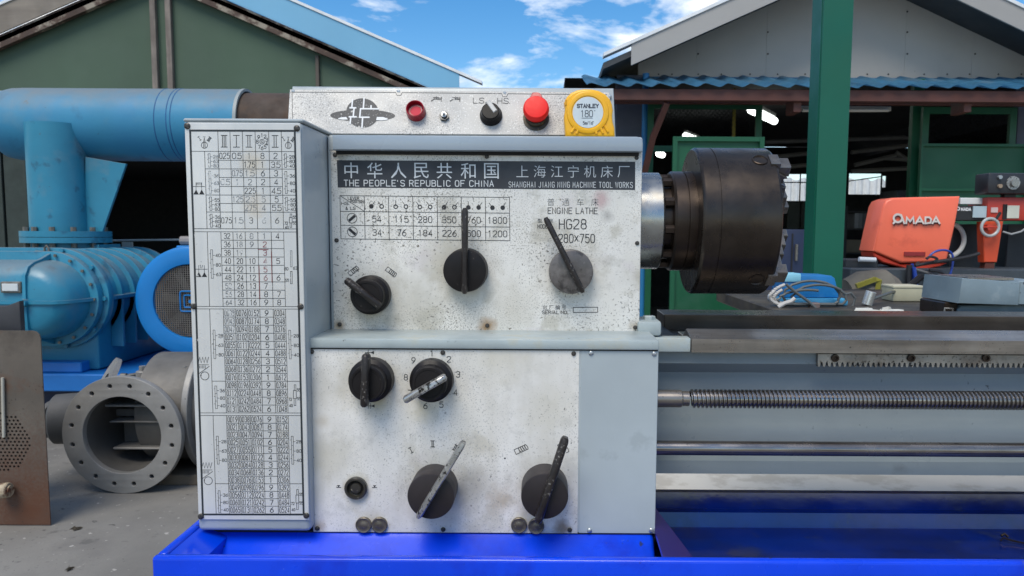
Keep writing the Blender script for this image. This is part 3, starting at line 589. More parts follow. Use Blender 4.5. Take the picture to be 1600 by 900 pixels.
# --- control panel on top
TP = Plate([(457, 137), (958.5, 137), (962.5, 212), (447, 212)], .028, .050)
O = TP.O; tl, tr = at(456, 136, .05), at(959, 136, .05); bl, br = at(447, 213, .028), at(962.5, 213, .028)
zt_, zb_ = (tl.z+tr.z)/2, (bl.z+br.z)/2
b = MB(); fr8 = [(tl.x, .05, zt_), (tr.x, .05, zt_), (br.x, .028, zb_), (bl.x, .028, zb_)]; b.prism(fr8, (0, .14, 0), .003, 2); b.build('control_box', grey, lathe)
TQp = [(454, 142.5), (952, 144), (961, 211), (448, 211)]
TP.O = Vector((tl.x, .05, zt_))-Vector((0, .0024, 0)); TP.U = Vector((tr.x-tl.x, 0, 0)); TP.V = Vector((0, -.022, zb_-zt_)); TP.q = [(456, 136), (959, 136), (962.5, 213), (447, 213)]
TP.N = Vector((0, -TP.V.z, TP.V.y)).normalized(); TP.N = TP.N if TP.N.y < 0 else -TP.N
alu4 = M('control_plate', (.45, .44, .42), .5, .1, var=.08, vs=10, spk=[((.20, .20, .20), 620, .55, 9), ((.62, .62, .6), 560, .60), ((.12, .12, .12), 300, .70, 7)], bump=(500, .12, .0002), patch=((.45, .45, .44), 9, .6, .1, .4))
b = MB(); b.prism([TP.P(*q, -.0006) for q in TQp], TP.N*.0020, .0005); control_plate = b.build('control_plate', alu4, lathe)
k3 = Print(TP, .0017)
k3.line([(457, 206), (457.5, 147), (619, 146.4), (621, 151), (627, 151), (629, 146.6), (784, 147.2), (786, 152), (792, 152), (794, 147.4), (948, 148)], .8)
E = lambda x, y: (500+x/7.27, 130+y/7.27)
k3.fill([E(487+370*math.cos(t), 385+66*math.sin(t)) for t in [2*PI*i/36 for i in range(36)]])
k3.fill([E(485+186*math.cos(t), 355+165*math.sin(t)) for t in [2*PI*i/36 for i in range(36)]], .0001)
for ps, s in (('#', 0),): pass
k3.line([(674.5, 159.5), (679, 156.5), (690, 156.5), (690, 153.6)], 1.6); k3.line([(678, 154.2), (687, 154.2)], 1.4); k3.line([(690, 153.5), (690, 160)], 1.3); k3.line([(682.5, 153), (682.5, 157)], 1.5)
k3.line([(704, 159.5), (708.5, 156.5), (719, 156.5), (719, 153.6)], 1.6); k3.line([(707.5, 154.2), (716.5, 154.2)], 1.4); k3.line([(719, 153.5), (719, 160)], 1.3); k3.line([(712, 153), (712, 157)], 1.5)
k3.text('L.S.', 748.5, 158.5, 8.2, width=17, w=1); k3.text('H.S.', 786.5, 158.8, 8.2, width=17, w=1)
k3.done('lettering', M('panel_ink', (.04, .042, .045), .5, worn=(210, .60), spk=((.3, .3, .3), 500, .63)), control_plate)
k4 = Print(TP, .0021)
for seg in ([(376, 205), (366, 300)], [(345, 300), (412, 300)], [(392, 303), (380, 400)], [(335, 402), (415, 402)], [(352, 405), (344, 478)], [(507, 190), (497, 306)], [(465, 310), (668, 310)], [(465, 314), (455, 402)],
            [(450, 406), (560, 406)], [(487, 410), (478, 520)], [(585, 275), (584, 306)]): k4.line([E(*p) for p in seg], 2.3)
k4.fill([E(*p) for p in ((205, 420), (250, 408), (300, 404), (318, 432), (260, 434), (215, 428))]); k4.fill([E(*p) for p in ((650, 402), (720, 402), (775, 420), (768, 432), (700, 440), (640, 438))])
k4.done('emblem_strokes', M('panel_pale', (.62, .63, .64), .4), control_plate)  # pale printed strokes of the emblem
add_screws(slotscrew(scrb, .0026), TP, [(459, 145), (623.5, 144.6), (789, 146), (953, 150)], control_plate)
def turned(px, py, prof, name, mat, n=36, parent=lathe):
    c = TP.P(px, py, .0014); b = MB(); b.rev(prof, c, TP.N, n); return b.build(name, mat, parent)
s = .00086*1.0
lamp = turned(651, 178, [(0, .0128), (.004, .0128), (.006, .0122), (.0125, .0118), (.0130, .0105), (.011, .0098), (.0065, .009), (.0060, 0)], 'indicator_lamp', M('red_lens', (.24, .004, .012), .25, spec=.4, var=.3, vs=60))
turned(651.5, 180, [(.0062, .0078), (.0064, .0078), (.0064, 0)], 'lens_core', M('red_core', (.55, .02, .05), .5, var=.1, spec=.2), parent=lamp)
n1 = turned(695, 184.5, [(0, .0066), (.004, .0066), (.004, .0042), (.0055, .0040), (.0055, 0)], 'toggle_nut', M('nut_dark', (.07, .07, .07), .35, .7), 6)
turned(695, 184, [(.004, .0040), (.007, .0036), (.0072, .002), (.012, .0018), (.0125, 0)], 'toggle_lever', bright, 14, n1)
k = turned(768, 182, [(0, .0148), (.003, .0148), (.006, .0130), (.014, .0118), (.0148, .0108), (.0148, 0)], 'selector_switch', M('gloss_black', (.006, .006, .007), .3, spec=.12), 40)
a_, b_ = TP.P(763.5, 167, .0172), TP.P(776, 183.5, .0172); d = (b_-a_).normalized(); w_ = d.cross(TP.N).normalized()*.0030; h_ = TP.N*.0035
b = MB(); b.prism([a_-w_, b_-w_, b_+w_, a_+w_], -h_*1.0, .0007); b.build('pointer', M('pointer_grey', (.42, .42, .41), .4, var=.2, vs=80, spk=((.05, .05, .05), 300, .62)), k)
redm = M('red_plastic', (.78, .012, .008), .45, var=.08, vs=30, spec=.3)
k = turned(838.5, 186, [(0, .0172), (.002, .0172), (.0024, .0135), (.008, .0128), (.0085, .0125)], 'stop_button_base', M('button_brass_black', (.05, .04, .025), .4, .4, var=.5, vs=60, spk=((.4, .3, .12), 200, .66)))
stop = turned(838.5, 179, [(.0060, .0115), (.0075, .0158), (.013, .0172), (.0185, .0165), (.0205, .0148), (.0212, .010), (.0214, 0)], 'stop_button', redm, 44)
c = TP.P(838.5, 160, .010); b = MB(); b.rev([(0, .0080), (.003, .0080), (.0045, .007), (.0045, 0)], c, TP.N, 28); b.box(c+Vector((-.0045, -.002, -.011)), c+Vector((.0045, .004, .002)), .001)
b.build('button_flap', M('red_dark', (.42, .012, .012), .32, coat=.3), stop)
b = MB(); c = TP.P(838, 153.5, .012); b.tube([c+Vector((-.005+.0025*i, 0, .0006*math.sin(i))) for i in range(5)], .0014, 6); b.build('flap_hinge', M('red_dark', (0, 0, 0)), stop)
# --- spindle nose, adapter plate and chuck
AY = .075; AX = at(1100, 346, AY).z
def ax_x(px): return at(px, 346, AY).x
def mm(px, D=1.075): return px*D/F
xL = xr1-.004
b = MB(); b.rev([(0, 0), (0, .0665), (ax_x(1028)-xL-.002, .0665), (ax_x(1028)-xL, .0645), (ax_x(1028)-xL, 0)], (xL, AY, AX), (1, 0, 0), 72)
b.build('spindle_nose', M('nose_steel', (.36, .36, .345), .28, .9, var=.2, vs=20, streak=((60, 5, 5), .5, (.3, .3, .29)), patch=((.30, .26, .2), 20, .55, .1, .5)), lathe)
b = MB(); x = ax_x(1028); b.rev([(-.001, 0), (-.001, .052), (.012, .052), (.013, .0660), (.016, .0685), (.030, .0685), (.0305, .0665), (.032, .0665), (.0325, .0685), (.046, .0685), (.048, .066), (.052, .062), (ax_x(1080)-x, .062), (ax_x(1080)-x, 0)], (x, AY, AX), (1, 0, 0), 72)
adapter = b.build('adapter_plate', darkst, lathe)
b0 = None
for i in range(10):
    a = 2*PI*i/10+.2; p = Vector((x+.001, AY+.0590*math.cos(a), AX+.0590*math.sin(a)))
    bb = MB(); bb.cyl((0, 0, 0), (.0125, 0, 0), .0062, n=6); 
    if b0 is None: b0 = bb.build('bolt', darkst, None); o = b0
    else: bb.bm.free(); o = b0.copy(); SC.collection.objects.link(o)
    o.parent = adapter; o.location = p-RL
xc0, xc1 = ax_x(1076), ax_x(1190); CR = .1005
prof = [(0, 0), (0, CR-.003), (.0015, CR-.0012), (.004, CR), (.0215, CR), (.0218, CR-.0010), (.0232, CR-.0010), (.0235, CR), (xc1-xc0-.004, CR), (xc1-xc0-.001, CR-.0015), (xc1-xc0, CR-.004), (xc1-xc0, .03), (xc1-xc0-.03, .03), (xc1-xc0-.03, 0)]
b = MB(); b.rev(prof, (xc0, AY, AX), (1, 0, 0), 128); chuck = b.build('chuck', chuckm, lathe, 25)
jawm = M('jaw_steel', (.18, .165, .15), .34, .8, var=.3, vs=40, spk=((.05, .045, .04), 300, .62, 20), bump=(150, .2, .0005))
for a in (52, -50, 180):
    a = R(a); rad = Vector((0, -math.cos(a), math.sin(a))); tan = Vector((1, 0, 0)).cross(rad); C0 = Vector((xc1, AY, AX)); e = Vector((1, 0, 0))
    st = [(.022, 0), (.022, .036), (.034, .036), (.034, .029), (.050, .029), (.050, .022), (.066, .022), (.066, .015), (.082, .015), (.082, .022), (.097, .022), (.097, .0005), (.022, .0005)][1:]
    st = [(.020, .0005)]+st[:-1]; st = [(r_, h_*.78) for r_, h_ in st]
    b = MB(); w_ = .011; b.prism([C0+rad*r_+e*h_-tan*w_ for r_, h_ in st], tan*2*w_, .0008); b.build('jaw', jawm, chuck)
    # serrated master jaw edge seen past the rim
    b = MB()
    for k_ in range(5):
        r_ = .030+k_*.0125; p = C0+rad*r_+tan*(.0125)+e*.001
        b.prism([p, p+e*.013+rad*.003, p+rad*.010], tan*.004)
    b.build('jaw_serration', jawm, chuck)
    c = Vector((xc1-.022, AY, AX))+rad*(CR-.0015)
    b = MB(); b.rev([(0, .0105), (.0022, .0105), (.0028, .0095), (.0010, .0085), (.0008, .0062), (-.004, .0058), (-.004, 0)], c, rad, 32); b.build('key_socket', darkst, chuck)
    b = MB(); q = Vector((xc1-.0095, AY, AX))+rad*(CR-.006); b.prism([q-tan*.011, q+e*.0125-tan*.011, q+e*.0125+tan*.011, q+tan*.011], rad*.0078, .0006); b.build('jaw_guide', jawm, chuck)
# --- bed
xb1 = 1.35
def strip(name, y_top, y_bot, Yf, Yb, mat, xl, xr=xb1, bev=.001, zt=None, zb=None):
    zt = at(1300, y_top, Yf).z if zt is None else zt; zb = at(1300, y_bot, Yf).z if zb is None else zb
    b = MB(); b.box((xl, Yf, zb), (xr, Yb, zt), bev); return b.build(name, mat, lathe)
xbl = at(1033, 500, .25).x
strip('rear_way', 493, 516, .22, .30, M('way_brown', (.12, .095, .075), .32, .75, var=.3, vs=8, streak=((6, 90, 90), .6, (.05, .04, .03)), bump=(120, .15, .0006)), xbl, zb=at(1300, 530, .22).z)
bx = at(1080, 531, -.01).x
zA = at(1300, 514.5, .03).z; zB = at(1300, 531, -.012).z; zC = at(1300, 552, -.012).z
b = MB(); b.prism([(bx, -.012, zC), (bx, -.012, zB), (bx, -.009, zB+.0005), (bx, .028, zA), (bx, .05, zA-.012), (bx, .09, zA-.012), (bx, .09, zC)], (xb1-bx, 0, 0), .0008); b.build('front_way', steel, lathe)
b = MB(); b.box((xbl-.05, .0125, zC+.001), (bx-.0005, .22, zB-.012)); b.box((bx, .0905, zC+.001), (xb1, .2195, zA-.045)); b.build('bed_floor', darkst, lathe)
# painted block at the headstock end of the bed, and foot with bolt
b = MB(); b.box((xr1-.01, -.011, zC), (bx-.0005, .012, zB+.001), .002, 2); b.build('bed_end_block', tgrey, lathe)
b = MB(); b.box((xr1-.003, -.006, zB+.0025), (at(1034, 510, -.006).x, .055, at(1020, 502, -.006).z), .004, 2); b.build('headstock_foot', tgrey, lathe)
c = at(1014, 502, .015); b = MB(); b.cyl(c, c+Vector((0, 0, .0075)), .0085, n=6, ch=.001); b.cyl(c-Vector((0, 0, .001)), c+Vector((0, 0, .0015)), .012, n=20); b.build('foot_bolt', tgrey, lathe)
zb_top = zC-.001; zb_bot = at(1300, 737, .02).z
xbed = xr2-.05
z_a = at(1300, 569, .004).z; z_b = at(1300, 576, .030).z
b = MB(); b.prism([(xbed, .004, zb_top), (xbed, .004, z_a), (xbed, .030, z_b-.006), (xbed, .030, zb_bot+.03), (xbed, .008, zb_bot+.018), (xbed, .008, zb_bot), (xbed, .27, zb_bot), (xbed, .27, zb_top)], (xb1-xbed, 0, 0), .002, 2)
b.build('bed', greyd, lathe)
# rack
rx0 = at(1278, 560, -.004).x; rzt = at(1300, 553.5, -.004).z; rzb = at(1300, 566, -.004).z; rzt2 = at(1300, 573, -.004).z; pitch = .0068
pts = [(rx0, -.004, rzb)]; x = rx0
while x < xb1-.01:
    pts += [(x+pitch*.10, -.004, rzt2), (x+pitch*.42, -.004, rzt2), (x+pitch*.62, -.004, rzb), (x+pitch*.9, -.004, rzb)]; x += pitch
b = MB(); top = [(p[0], rzt) for p in pts]
for p, q in zip(pts, pts[1:]):       # column by column so every face stays convex
    if q[0]-p[0] < 1e-6: continue
    for yy in (-.004, .0035):
        b.poly([(p[0], yy, p[2]), (q[0], yy, q[2]), (q[0], yy, rzt), (p[0], yy, rzt)])
    b.poly([(p[0], -.004, p[2]), (q[0], -.004, q[2]), (q[0], .0035, q[2]), (p[0], .0035, p[2])]); b.poly([(p[0], -.004, rzt), (q[0], -.004, rzt), (q[0], .0035, rzt), (p[0], .0035, rzt)])
b.poly([(rx0, -.004, rzt), (rx0, .0035, rzt), (rx0, .0035, rzb), (rx0, -.004, rzb)]); bmesh.ops.remove_doubles(b.bm, verts=b.bm.verts, dist=1e-6)
rack = b.build('rack', M('rack_steel', (.33, .31, .28), .36, .8, var=.3, vs=30, spk=((.04, .035, .03), 260, .58, 14), patch=((.14, .11, .09), 20, .55, .1, .6)), lathe, 0)
for px in (1305, 1424, 1541):
    c = at(px, 559.5, -.0055); b = MB(); b.rev([(0, .0052), (.0012, .0050), (.0014, .003), (-.001, .0028), (-.001, 0)], c, (0, -1, 0), 20); b.build('rack_bolt', darkst, rack)
# leadscrew and feed rod
YS = -.045
c0 = at(1024, 622.5, YS); c1z = at(1500, 626, YS).z; rS = 15.0*(YS-CY)/F; zS = at(1100, 623, YS).z
xs0 = at(1076, 623, YS).x
b = MB(); b.rev([(0, 0), (0, rS*.93), (xs0-c0.x-.010, rS*.93), (xs0-c0.x-.008, rS*.8), (xs0-c0.x, rS*.8), (xs0-c0.x, 0)], (c0.x, YS, zS), (1, 0, 0), 40); b.build('leadscrew_journal', steel, lathe)
p_ = .0053; n = 28; b = MB(); turns = int((xb1-xs0)/p_); prev = None; prof = [(0, .80), (.20, .80), (.40, 1.0), (.72, 1.0), (.92, .80)]
cols = []
for j in range(turns*n+1):
    a = 2*PI*j/n; xx = xs0+p_*j/n
    cols.append([b.bm.verts.new((xx+t*p_, YS+rS*r_*math.cos(a), zS+rS*r_*math.sin(a))) for t, r_ in prof])
for j in range(len(cols)-1):
    A, B = cols[j], cols[j+1]
    for k in range(4): b.bm.faces.new((A[k], B[k], B[k+1], A[k+1]))
    if j+n+1 < len(cols): b.bm.faces.new((A[4], B[4], cols[j+n+1][0], cols[j+n][0]))
b.build('leadscrew', M('screw_thread', (.36, .33, .30), .22, .95, var=.25, vs=10, streak=((8, 2, 2), .6, (.12, .11, .10)), spk=((.05, .045, .04), 200, .66, 10)), lathe, 25)
zR = at(1100, 700, YS).z; rR = 11.6*(YS-CY)/F; b = MB(); b.cyl((c0.x, YS, zR), (xb1, YS, zR), rR, n=40); feed_rod = b.build('feed_rod', M('rod_steel', (.34, .31, .285), .22, .9, var=.35, vs=9, streak=((7, 100, 100), .8, (.10, .085, .08)), spk=((.05, .04, .04), 200, .66, 10)), lathe)
b = MB(); b.cyl((xr2-.001, YS, zR), (xr2+.0025, YS, zR), rR*1.12, n=32); b.build('rod_collar', bright, feed_rod)
# --- chip tray
YT = -.18
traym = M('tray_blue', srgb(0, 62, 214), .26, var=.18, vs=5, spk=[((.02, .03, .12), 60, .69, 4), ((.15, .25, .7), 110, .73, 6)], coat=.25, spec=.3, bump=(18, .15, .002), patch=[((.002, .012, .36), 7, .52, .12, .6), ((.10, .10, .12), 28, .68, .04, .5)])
trayin = M('tray_inside_shade', srgb(4, 32, 108), .16, var=.35, vs=6, spk=((.004, .006, .03), 50, .68, 4), coat=.6, bump=(14, .25, .003), patch=[((.004, .008, .05), 7, .5, .12, .6), ((.08, .04, .10), 8, .62, .08, .35), ((.02, .03, .07), 16, .58, .06, .6)])  # darker copy of the tray blue, the tray's inner shade painted in
tx0 = at(236, 873, YT).x; tz = at(800, 874, YT).z; tyb = .045; tx1 = 1.45; t_ = .012; zfl = at(1300, 823, .03).z
b = MB(); b.box((tx0, YT, zfl-.05), (tx1, YT+t_, tz), .004, 3); b.box((tx0, YT+t_+.0002, zfl-.05), (tx0+t_, .40, tz-.0003), .004, 3); 
tray = b.build('chip_tray', traym, lathe)
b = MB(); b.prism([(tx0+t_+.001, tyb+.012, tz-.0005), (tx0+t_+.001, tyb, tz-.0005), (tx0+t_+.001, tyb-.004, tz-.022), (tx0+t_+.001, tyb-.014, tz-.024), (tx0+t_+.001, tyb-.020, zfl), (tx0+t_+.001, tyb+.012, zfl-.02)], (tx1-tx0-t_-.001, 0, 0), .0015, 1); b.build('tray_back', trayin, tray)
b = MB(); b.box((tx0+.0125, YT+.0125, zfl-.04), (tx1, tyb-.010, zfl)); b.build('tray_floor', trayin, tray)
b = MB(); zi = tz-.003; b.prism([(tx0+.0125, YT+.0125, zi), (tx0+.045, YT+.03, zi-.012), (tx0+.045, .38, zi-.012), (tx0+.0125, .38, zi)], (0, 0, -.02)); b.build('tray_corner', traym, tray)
# pedestal under the headstock
zp = LP.O.z+LP.V.z
xp0, xp1 = at(303, 850, YL).x, at(1021, 850, YL).x
b = MB(); b.prism([(xp0, YT+.060, zfl+.0005), (xp0, YL-.004, zp-.007), (xp0, YL+.002, zp-.0015), (xp0, .25, zp-.0015), (xp0, .25, zfl+.0005)], (xp1-xp0, 0, 0), .005, 3); b.build('headstock_plinth', traym, lathe)
b = MB(); b.box((at(300, 834, YC).x+.004, YL+.001, zp-.001), (xr2-.004, .22, zp+.001)); b.build('plinth_gasket', MATS['shade_joint_black'], lathe)
b = MB(); b.box((tx0+.05, YT+.08, 0), (at(1000, 850, YL).x, .36, zfl-.0505), .01, 2); b.box((.95, YT+.08, 0), (1.38, .36, zfl-.0505), .01, 2); b.build('machine_base', M('base_blue', srgb(12, 40, 150), .4, var=.15), lathe)
# broken latch scrap in tray
b = MB(); c = at(1563, 846, -.02); c.z = zfl+.002; b.tube([c, c+Vector((.004, 0, .004)), c+Vector((.012, -.004, .002)), c+Vector((.03, -.014, .001)), c+Vector((.055, -.03, .001))], .0011, 6); b.tube([c+Vector((0.002, .002, .006)), c+Vector((.007, .003, .008)), c+Vector((.01, 0, .005))], .0018, 6)
o = b.build('steel_swarf', darkst, None); o['label'] = 'thin dark curl of metal swarf lying in the blue tray at far right'; o['category'] = 'metal swarf'
# ================================================================== TAPE MEASURE
yel = M('tape_yellow', (.86, .44, .008), .36, var=.06, vs=30, bump=(200, .06, .0003), coat=.2)
YTp = -.018
TM = lambda px, py, Y=YTp: at(px, py, Y)
base = TM(921, 212); base.z = zc1
tape = thing('tape_measure', (base.x, YTp+.018, zc1), 'yellow tape measure with round silver label standing on the grey headstock cap', 'tape measure')
ol = [(884, 212.5), (883, 203), (882, 190), (881.5, 180), (883.5, 167), (881.5, 160), (886, 151), (893, 144.5), (902, 140.5), (913, 138.8), (925, 139.2), (936, 141.5), (946, 147), (953, 154.5), (956.5, 163), (958, 172), (957, 180), (957.5, 190), (960.5, 200), (961, 212.5)]
pts = [TM(*p) for p in ol]; zmin = min(p.z for p in pts)
for p in pts: p.z = max(p.z, zc1) if p.z > zc1+.003 else zc1
b = MB(); b.prism([p for p in pts], (0, .032, 0), .003, 3); body = b.build('case', yel, tape)
c = TM(918.5, 176)
b = MB(); b.rev([(.0001, .0265), (.0016, .0258), (.0022, .0240), (.0022, .0208), (.0012, .0198), (.0012, .0001)], c, (0, -1, 0), 56); b.build('raised_ring', yel, tape)
b = MB(); b.rev([(.0012, .0193), (.0018, .0191), (.0018, 0)], c, (0, -1, 0), 56); lab = b.build('round_label', M('label_silver', (.62, .68, .70), .35, .1, var=.1, vs=40), tape)
class Flat:     # map photo px on a vertical plane
    def __init__(s, Y): s.Y = Y
    def P(s, px, py, h=0): return at(px, py, s.Y-h)
t1 = Print(Flat(YTp-.0019)); t1.text('STANLEY', 918.5, 165.5, 5.4, width=33, w=1.5, gap=1.5)
t1.text('180', 917, 177.5, 10, width=18, w=1.0, gap=1.2); t1.line([(928.2, 173), (930, 173)], .8); t1.line([(909, 184.5), (926, 184.5)], .6); t1.text("5m/16'", 919.5, 192, 4.6, width=17, w=.8)
stuff(t1.b.build('lettering', M('label_ink', (.05, .06, .08), .5), lab, 0, nr=False))
for i, (p, q) in enumerate((((893, 207), (898, 199)), ((901, 209), (904, 201)), ((938, 199), (942, 208)), ((945, 197), (950, 206)), ((931, 201), (932, 209)))):
    b = MB(); b.tube([TM(*p, YTp-.0006), TM(*q, YTp-.0006)], .0016, 8); b.build('grip_rib', yel, tape)
for (px, py, a_) in ((884, 160, 0), (886, 176, 0)):
    b = MB(); p = TM(px, py, YTp-.0005); b.box(p-Vector((.001, 0, .004)), p+Vector((.002, .03, .004)), .001); b.build('grip_rib', M('tape_orange', (.70, .33, .006), .4), tape)
# ================================================================== LEFT BACKGROUND
blue = M('machine_blue', srgb(40, 124, 152), .42, dust=((.17, .19, .19), .7), var=.16, vs=2.5, bump=(25, .25, .004), patch=[((.15, .21, .24), 3.4, .55, .16, .5), ((.012, .05, .10), 7, .58, .08, .55), ((.10, .07, .05), 14, .69, .04, .6)], spk=((.02, .04, .07), 60, .70, 4))
bluedust = M('dusty_blue', srgb(48, 128, 162), .55, dust=((.17, .19, .19), .85), var=.14, vs=2, bump=(20, .2, .004), patch=[((.17, .22, .25), 1.8, .54, .2, .5), ((.015, .07, .14), 4, .58, .1, .45), ((.10, .07, .05), 9, .69, .04, .6)], streak=((3, 3, .8), .3, srgb(40, 105, 160)), spk=((.02, .04, .07), 40, .71, 3))
boltm = M('dusty_bolt', (.16, .15, .13), .5, .4, var=.4, vs=30)
blackm = M('flat_black', (.012, .012, .013), .8)  # flat black for bars, lever, tag, fan well and door gap
# pipe silencer + blower: D = distance from camera, Y = D-1
YP = 4.1
def sz(px, Y): return px*(Y-CY)/F
c = at(100, 195, YP); rP = sz(55, YP-.05)
blower = thing('rotary_blower', (at(100, 500, YP).x, YP, 0), 'blue industrial blower with big horizontal pipe, flanged neck and ribbed casing at left', 'blower')
xl_ = at(2, 195, YP).x; xr_ = at(388, 195, YP).x
b = MB(); b.rev([(0, 0), (.003, rP*.55), (.02, rP*.78), (.06, rP*.93), (.12, rP*.99), (.18, rP), (xr_-xl_, rP), (xr_-xl_, rP*.93), (.3, rP*.93), (.3, 0)], (xl_, YP, c.z), (1, 0, 0), 64); pipe = b.build('silencer_pipe', bluedust, blower)
b = MB(); b.rev([(-.01, rP*.94), (-.012, rP*1.012), (.008, rP*1.012), (.008, rP*.94)], (xr_, YP, c.z), (1, 0, 0), 64, closed=True); b.build('pipe_lip', M('lip_grey', (.3, .33, .33), .5), pipe)
for px in (268, 286, 292):
    b = MB(); xx = at(px, 195, YP).x; b.rev([(-.004, rP*.999), (0, rP*1.008), (.004, rP*.999)], (xx, YP, c.z), (1, 0, 0), 64); b.build('weld_bead', M('weld_dark', srgb(30, 85, 130), .5, var=.3), pipe)
b = MB(); b.cyl((xr_-.3, YP, c.z), (at(560, 195, YP).x, YP, c.z), rP*.90, n=48); o = b.build('rusty_pipe', M('rust_brown', (.055, .036, .026), .75, var=.4, vs=5, patch=((.10, .055, .03), 8, .5, .2, .6)), blower)
YN = 3.95; cn = at(92, 300, YN); rN = sz(42, YN-.1); zf = at(92, 361, YN).z
b = MB(); b.cyl((cn.x, YN, zf-.01), (cn.x, YN, c.z-.02), rN, n=48); neck = b.build('neck_pipe', blue, blower)
b = MB(); p0 = [at(133, 245, YN), at(197, 256, YN), at(160, 362, YN), at(133, 362, YN)]; b.prism(p0, (0, .02, 0), .002); b.build('gusset', blue, blower)
cf = at(100, 370, YN); rF = sz(65, YN-.2)
b = MB(); 
z0 = at(100, 361, YN-.2).z; z1 = at(100, 380, YN-.2).z; zm = (z0+z1)/2
b.rev([(0, 0), (0, rF), (zm-z1-.003, rF), (zm-z1-.003, 0)], (cf.x, YN+.03, z1), (0, 0, 1), 56); b.rev([(0, 0), (0, rF), (z0-zm-.001, rF), (z0-zm-.001, 0)], (cf.x, YN+.03, zm), (0, 0, 1), 56); fl = b.build('pipe_flange', blue, blower)
for i in range(12):
    a = 2*PI*i/12+.2; p = Vector((cf.x+rF*.86*math.cos(a), YN+.03+rF*.86*math.sin(a), z1-.03)); b = MB(); b.cyl(p, p+Vector((0, 0, z0-z1+.055)), .017, n=6); b.build('flange_bolt', boltm, fl)
b = MB(); b.cyl((cf.x, YN+.03, z1-.12), (cf.x, YN+.03, z1), rF*.78, n=40); b.box((cf.x+.15, YN-.05, z1-.2), (cf.x+.25, YN+.2, z1-.01)); b.build('inlet_neck', blue, blower)
# casing: stadium section extruded along +y
def stadium(cx, cz, r, ext, n=20):
    return [(cx+r*math.sin(t), cz+r*math.cos(t)) for t in [PI*i/n for i in range(n+1)]]+[(cx-ext+r*math.sin(t), cz+r*math.cos(t)) for t in [PI+PI*i/n for i in range(n+1)]]
YB = 3.4
cb = at(92, 466, YB); rB = sz(76, YB); ext = .55
def stad(cx, cz, r, y0, y1, name, mat, parent, bev=.006):
    b = MB(); b.prism([(p[0], y0, p[1]) for p in stadium(cx, cz, r, ext)], (0, y1-y0, 0), bev, 2); return b.build(name, mat, parent)
casing = stad(cb.x, cb.z, rB*.90, YB+.05, YB+.95, 'casing', blue, blower)
b = MB(); b.box((cb.x-ext-.1, YB+.03, .38), (cb.x+rB*.72, YB+.9, cb.z-.05), .02, 2); b.build('casing_foot', blue, blower)
for i in range(6):
    y = YB+.16+i*.14; stad(cb.x, cb.z, rB*1.0, y, y+.022, 'casing_rib', blue, casing, .003)
    b = MB(); b.box((cb.x+rB*.72, y, .5), (cb.x+rB*.98, y+.022, cb.z), .002); b.build('foot_rib', blue, casing)
b = MB(); b.box((cb.x+rB*.86, YB+.05, cb.z-.012), (cb.x+rB*1.03, YB+.95, cb.z+.012), .003); b.build('side_rib', blue, casing)
stad(cb.x, cb.z, rB*1.04, YB, YB+.05, 'end_flange', blue, blower, .004)
stad(cb.x-.01, cb.z, rB*.97, YB-.055, YB-.004, 'cover_flange', blue, blower, .004)
# domed end cover: scaled stadium rings
b = MB(); rings = []
for k_, (dy, s_) in enumerate(((-.055, .80), (-.12, .79), (-.19, .74), (-.235, .66), (-.262, .50), (-.27, .25), (-.272, .02))):
    rings.append([b.bm.verts.new((p[0], YB+dy, p[1])) for p in stadium(cb.x-.01, cb.z, rB*s_, ext)])
for A, B in zip(rings, rings[1:]):
    for i in range(len(A)): b.bm.faces.new((A[i], A[(i+1) % len(A)], B[(i+1) % len(A)], B[i]))
b.bm.faces.new(rings[-1]); dome = b.build('end_cover', blue, blower, 60)
xrib = at(40, 466, YB-.27).x; zrib = at(40, 466, YB-.27).z
prf = [(r_*rB, YB+dy) for dy, r_ in ((-.05, .93), (-.13, .83), (-.20, .775), (-.25, .69), (-.278, .52), (-.284, 0))]
def ribline(name, pts, w_, axis):
    b = MB(); n_ = len(pts); rows = []
    for p in pts: rows.append([b.bm.verts.new(Vector(p)+axis*w_), b.bm.verts.new(Vector(p)-axis*w_), b.bm.verts.new(Vector(p)-axis*w_+Vector((0, .09, 0))), b.bm.verts.new(Vector(p)+axis*w_+Vector((0, .09, 0)))])
    for A, B in zip(rows, rows[1:]):
        for i in range(4): b.bm.faces.new((A[i], A[(i+1) % 4], B[(i+1) % 4], B[i]))
    b.bm.faces.new(rows[0]); b.bm.faces.new(rows[-1][::-1]); return b.build(name, blue, dome)
ribline('cover_rib', [(cb.x-.01+r_, y, cb.z) for r_, y in prf]+[(cb.x-ext-.2, YB-.284, cb.z)], .009, Vector((0, 0, 1)))
ribline('cover_rib', [(xrib, y, cb.z+r_) for r_, y in prf]+[(xrib, y, cb.z-r_) for r_, y in prf[::-1]], .009, Vector((1, 0, 0)))
b = MB(); b.cyl((xrib, YB-.31, cb.z), (xrib, YB-.25, cb.z), .022, n=20); b.build('cover_boss', blue, dome)
for k_, dy in ((0, -.062), (1, -.006)):
    for i in range(9):
        t = PI*(i+.5)/9; r_ = rB*(.90 if k_ == 0 else 1.0); p = Vector((cb.x-.01+r_*math.sin(t), YB+dy, cb.z+r_*math.cos(t)))
        if k_ == 0 or i % 2 == 0: b = MB(); b.cyl(p, p-Vector((0, .014 if k_ else .01, 0)), .013 if k_ else .009, n=6); b.build('cover_bolt', blue if k_ else boltm, dome)
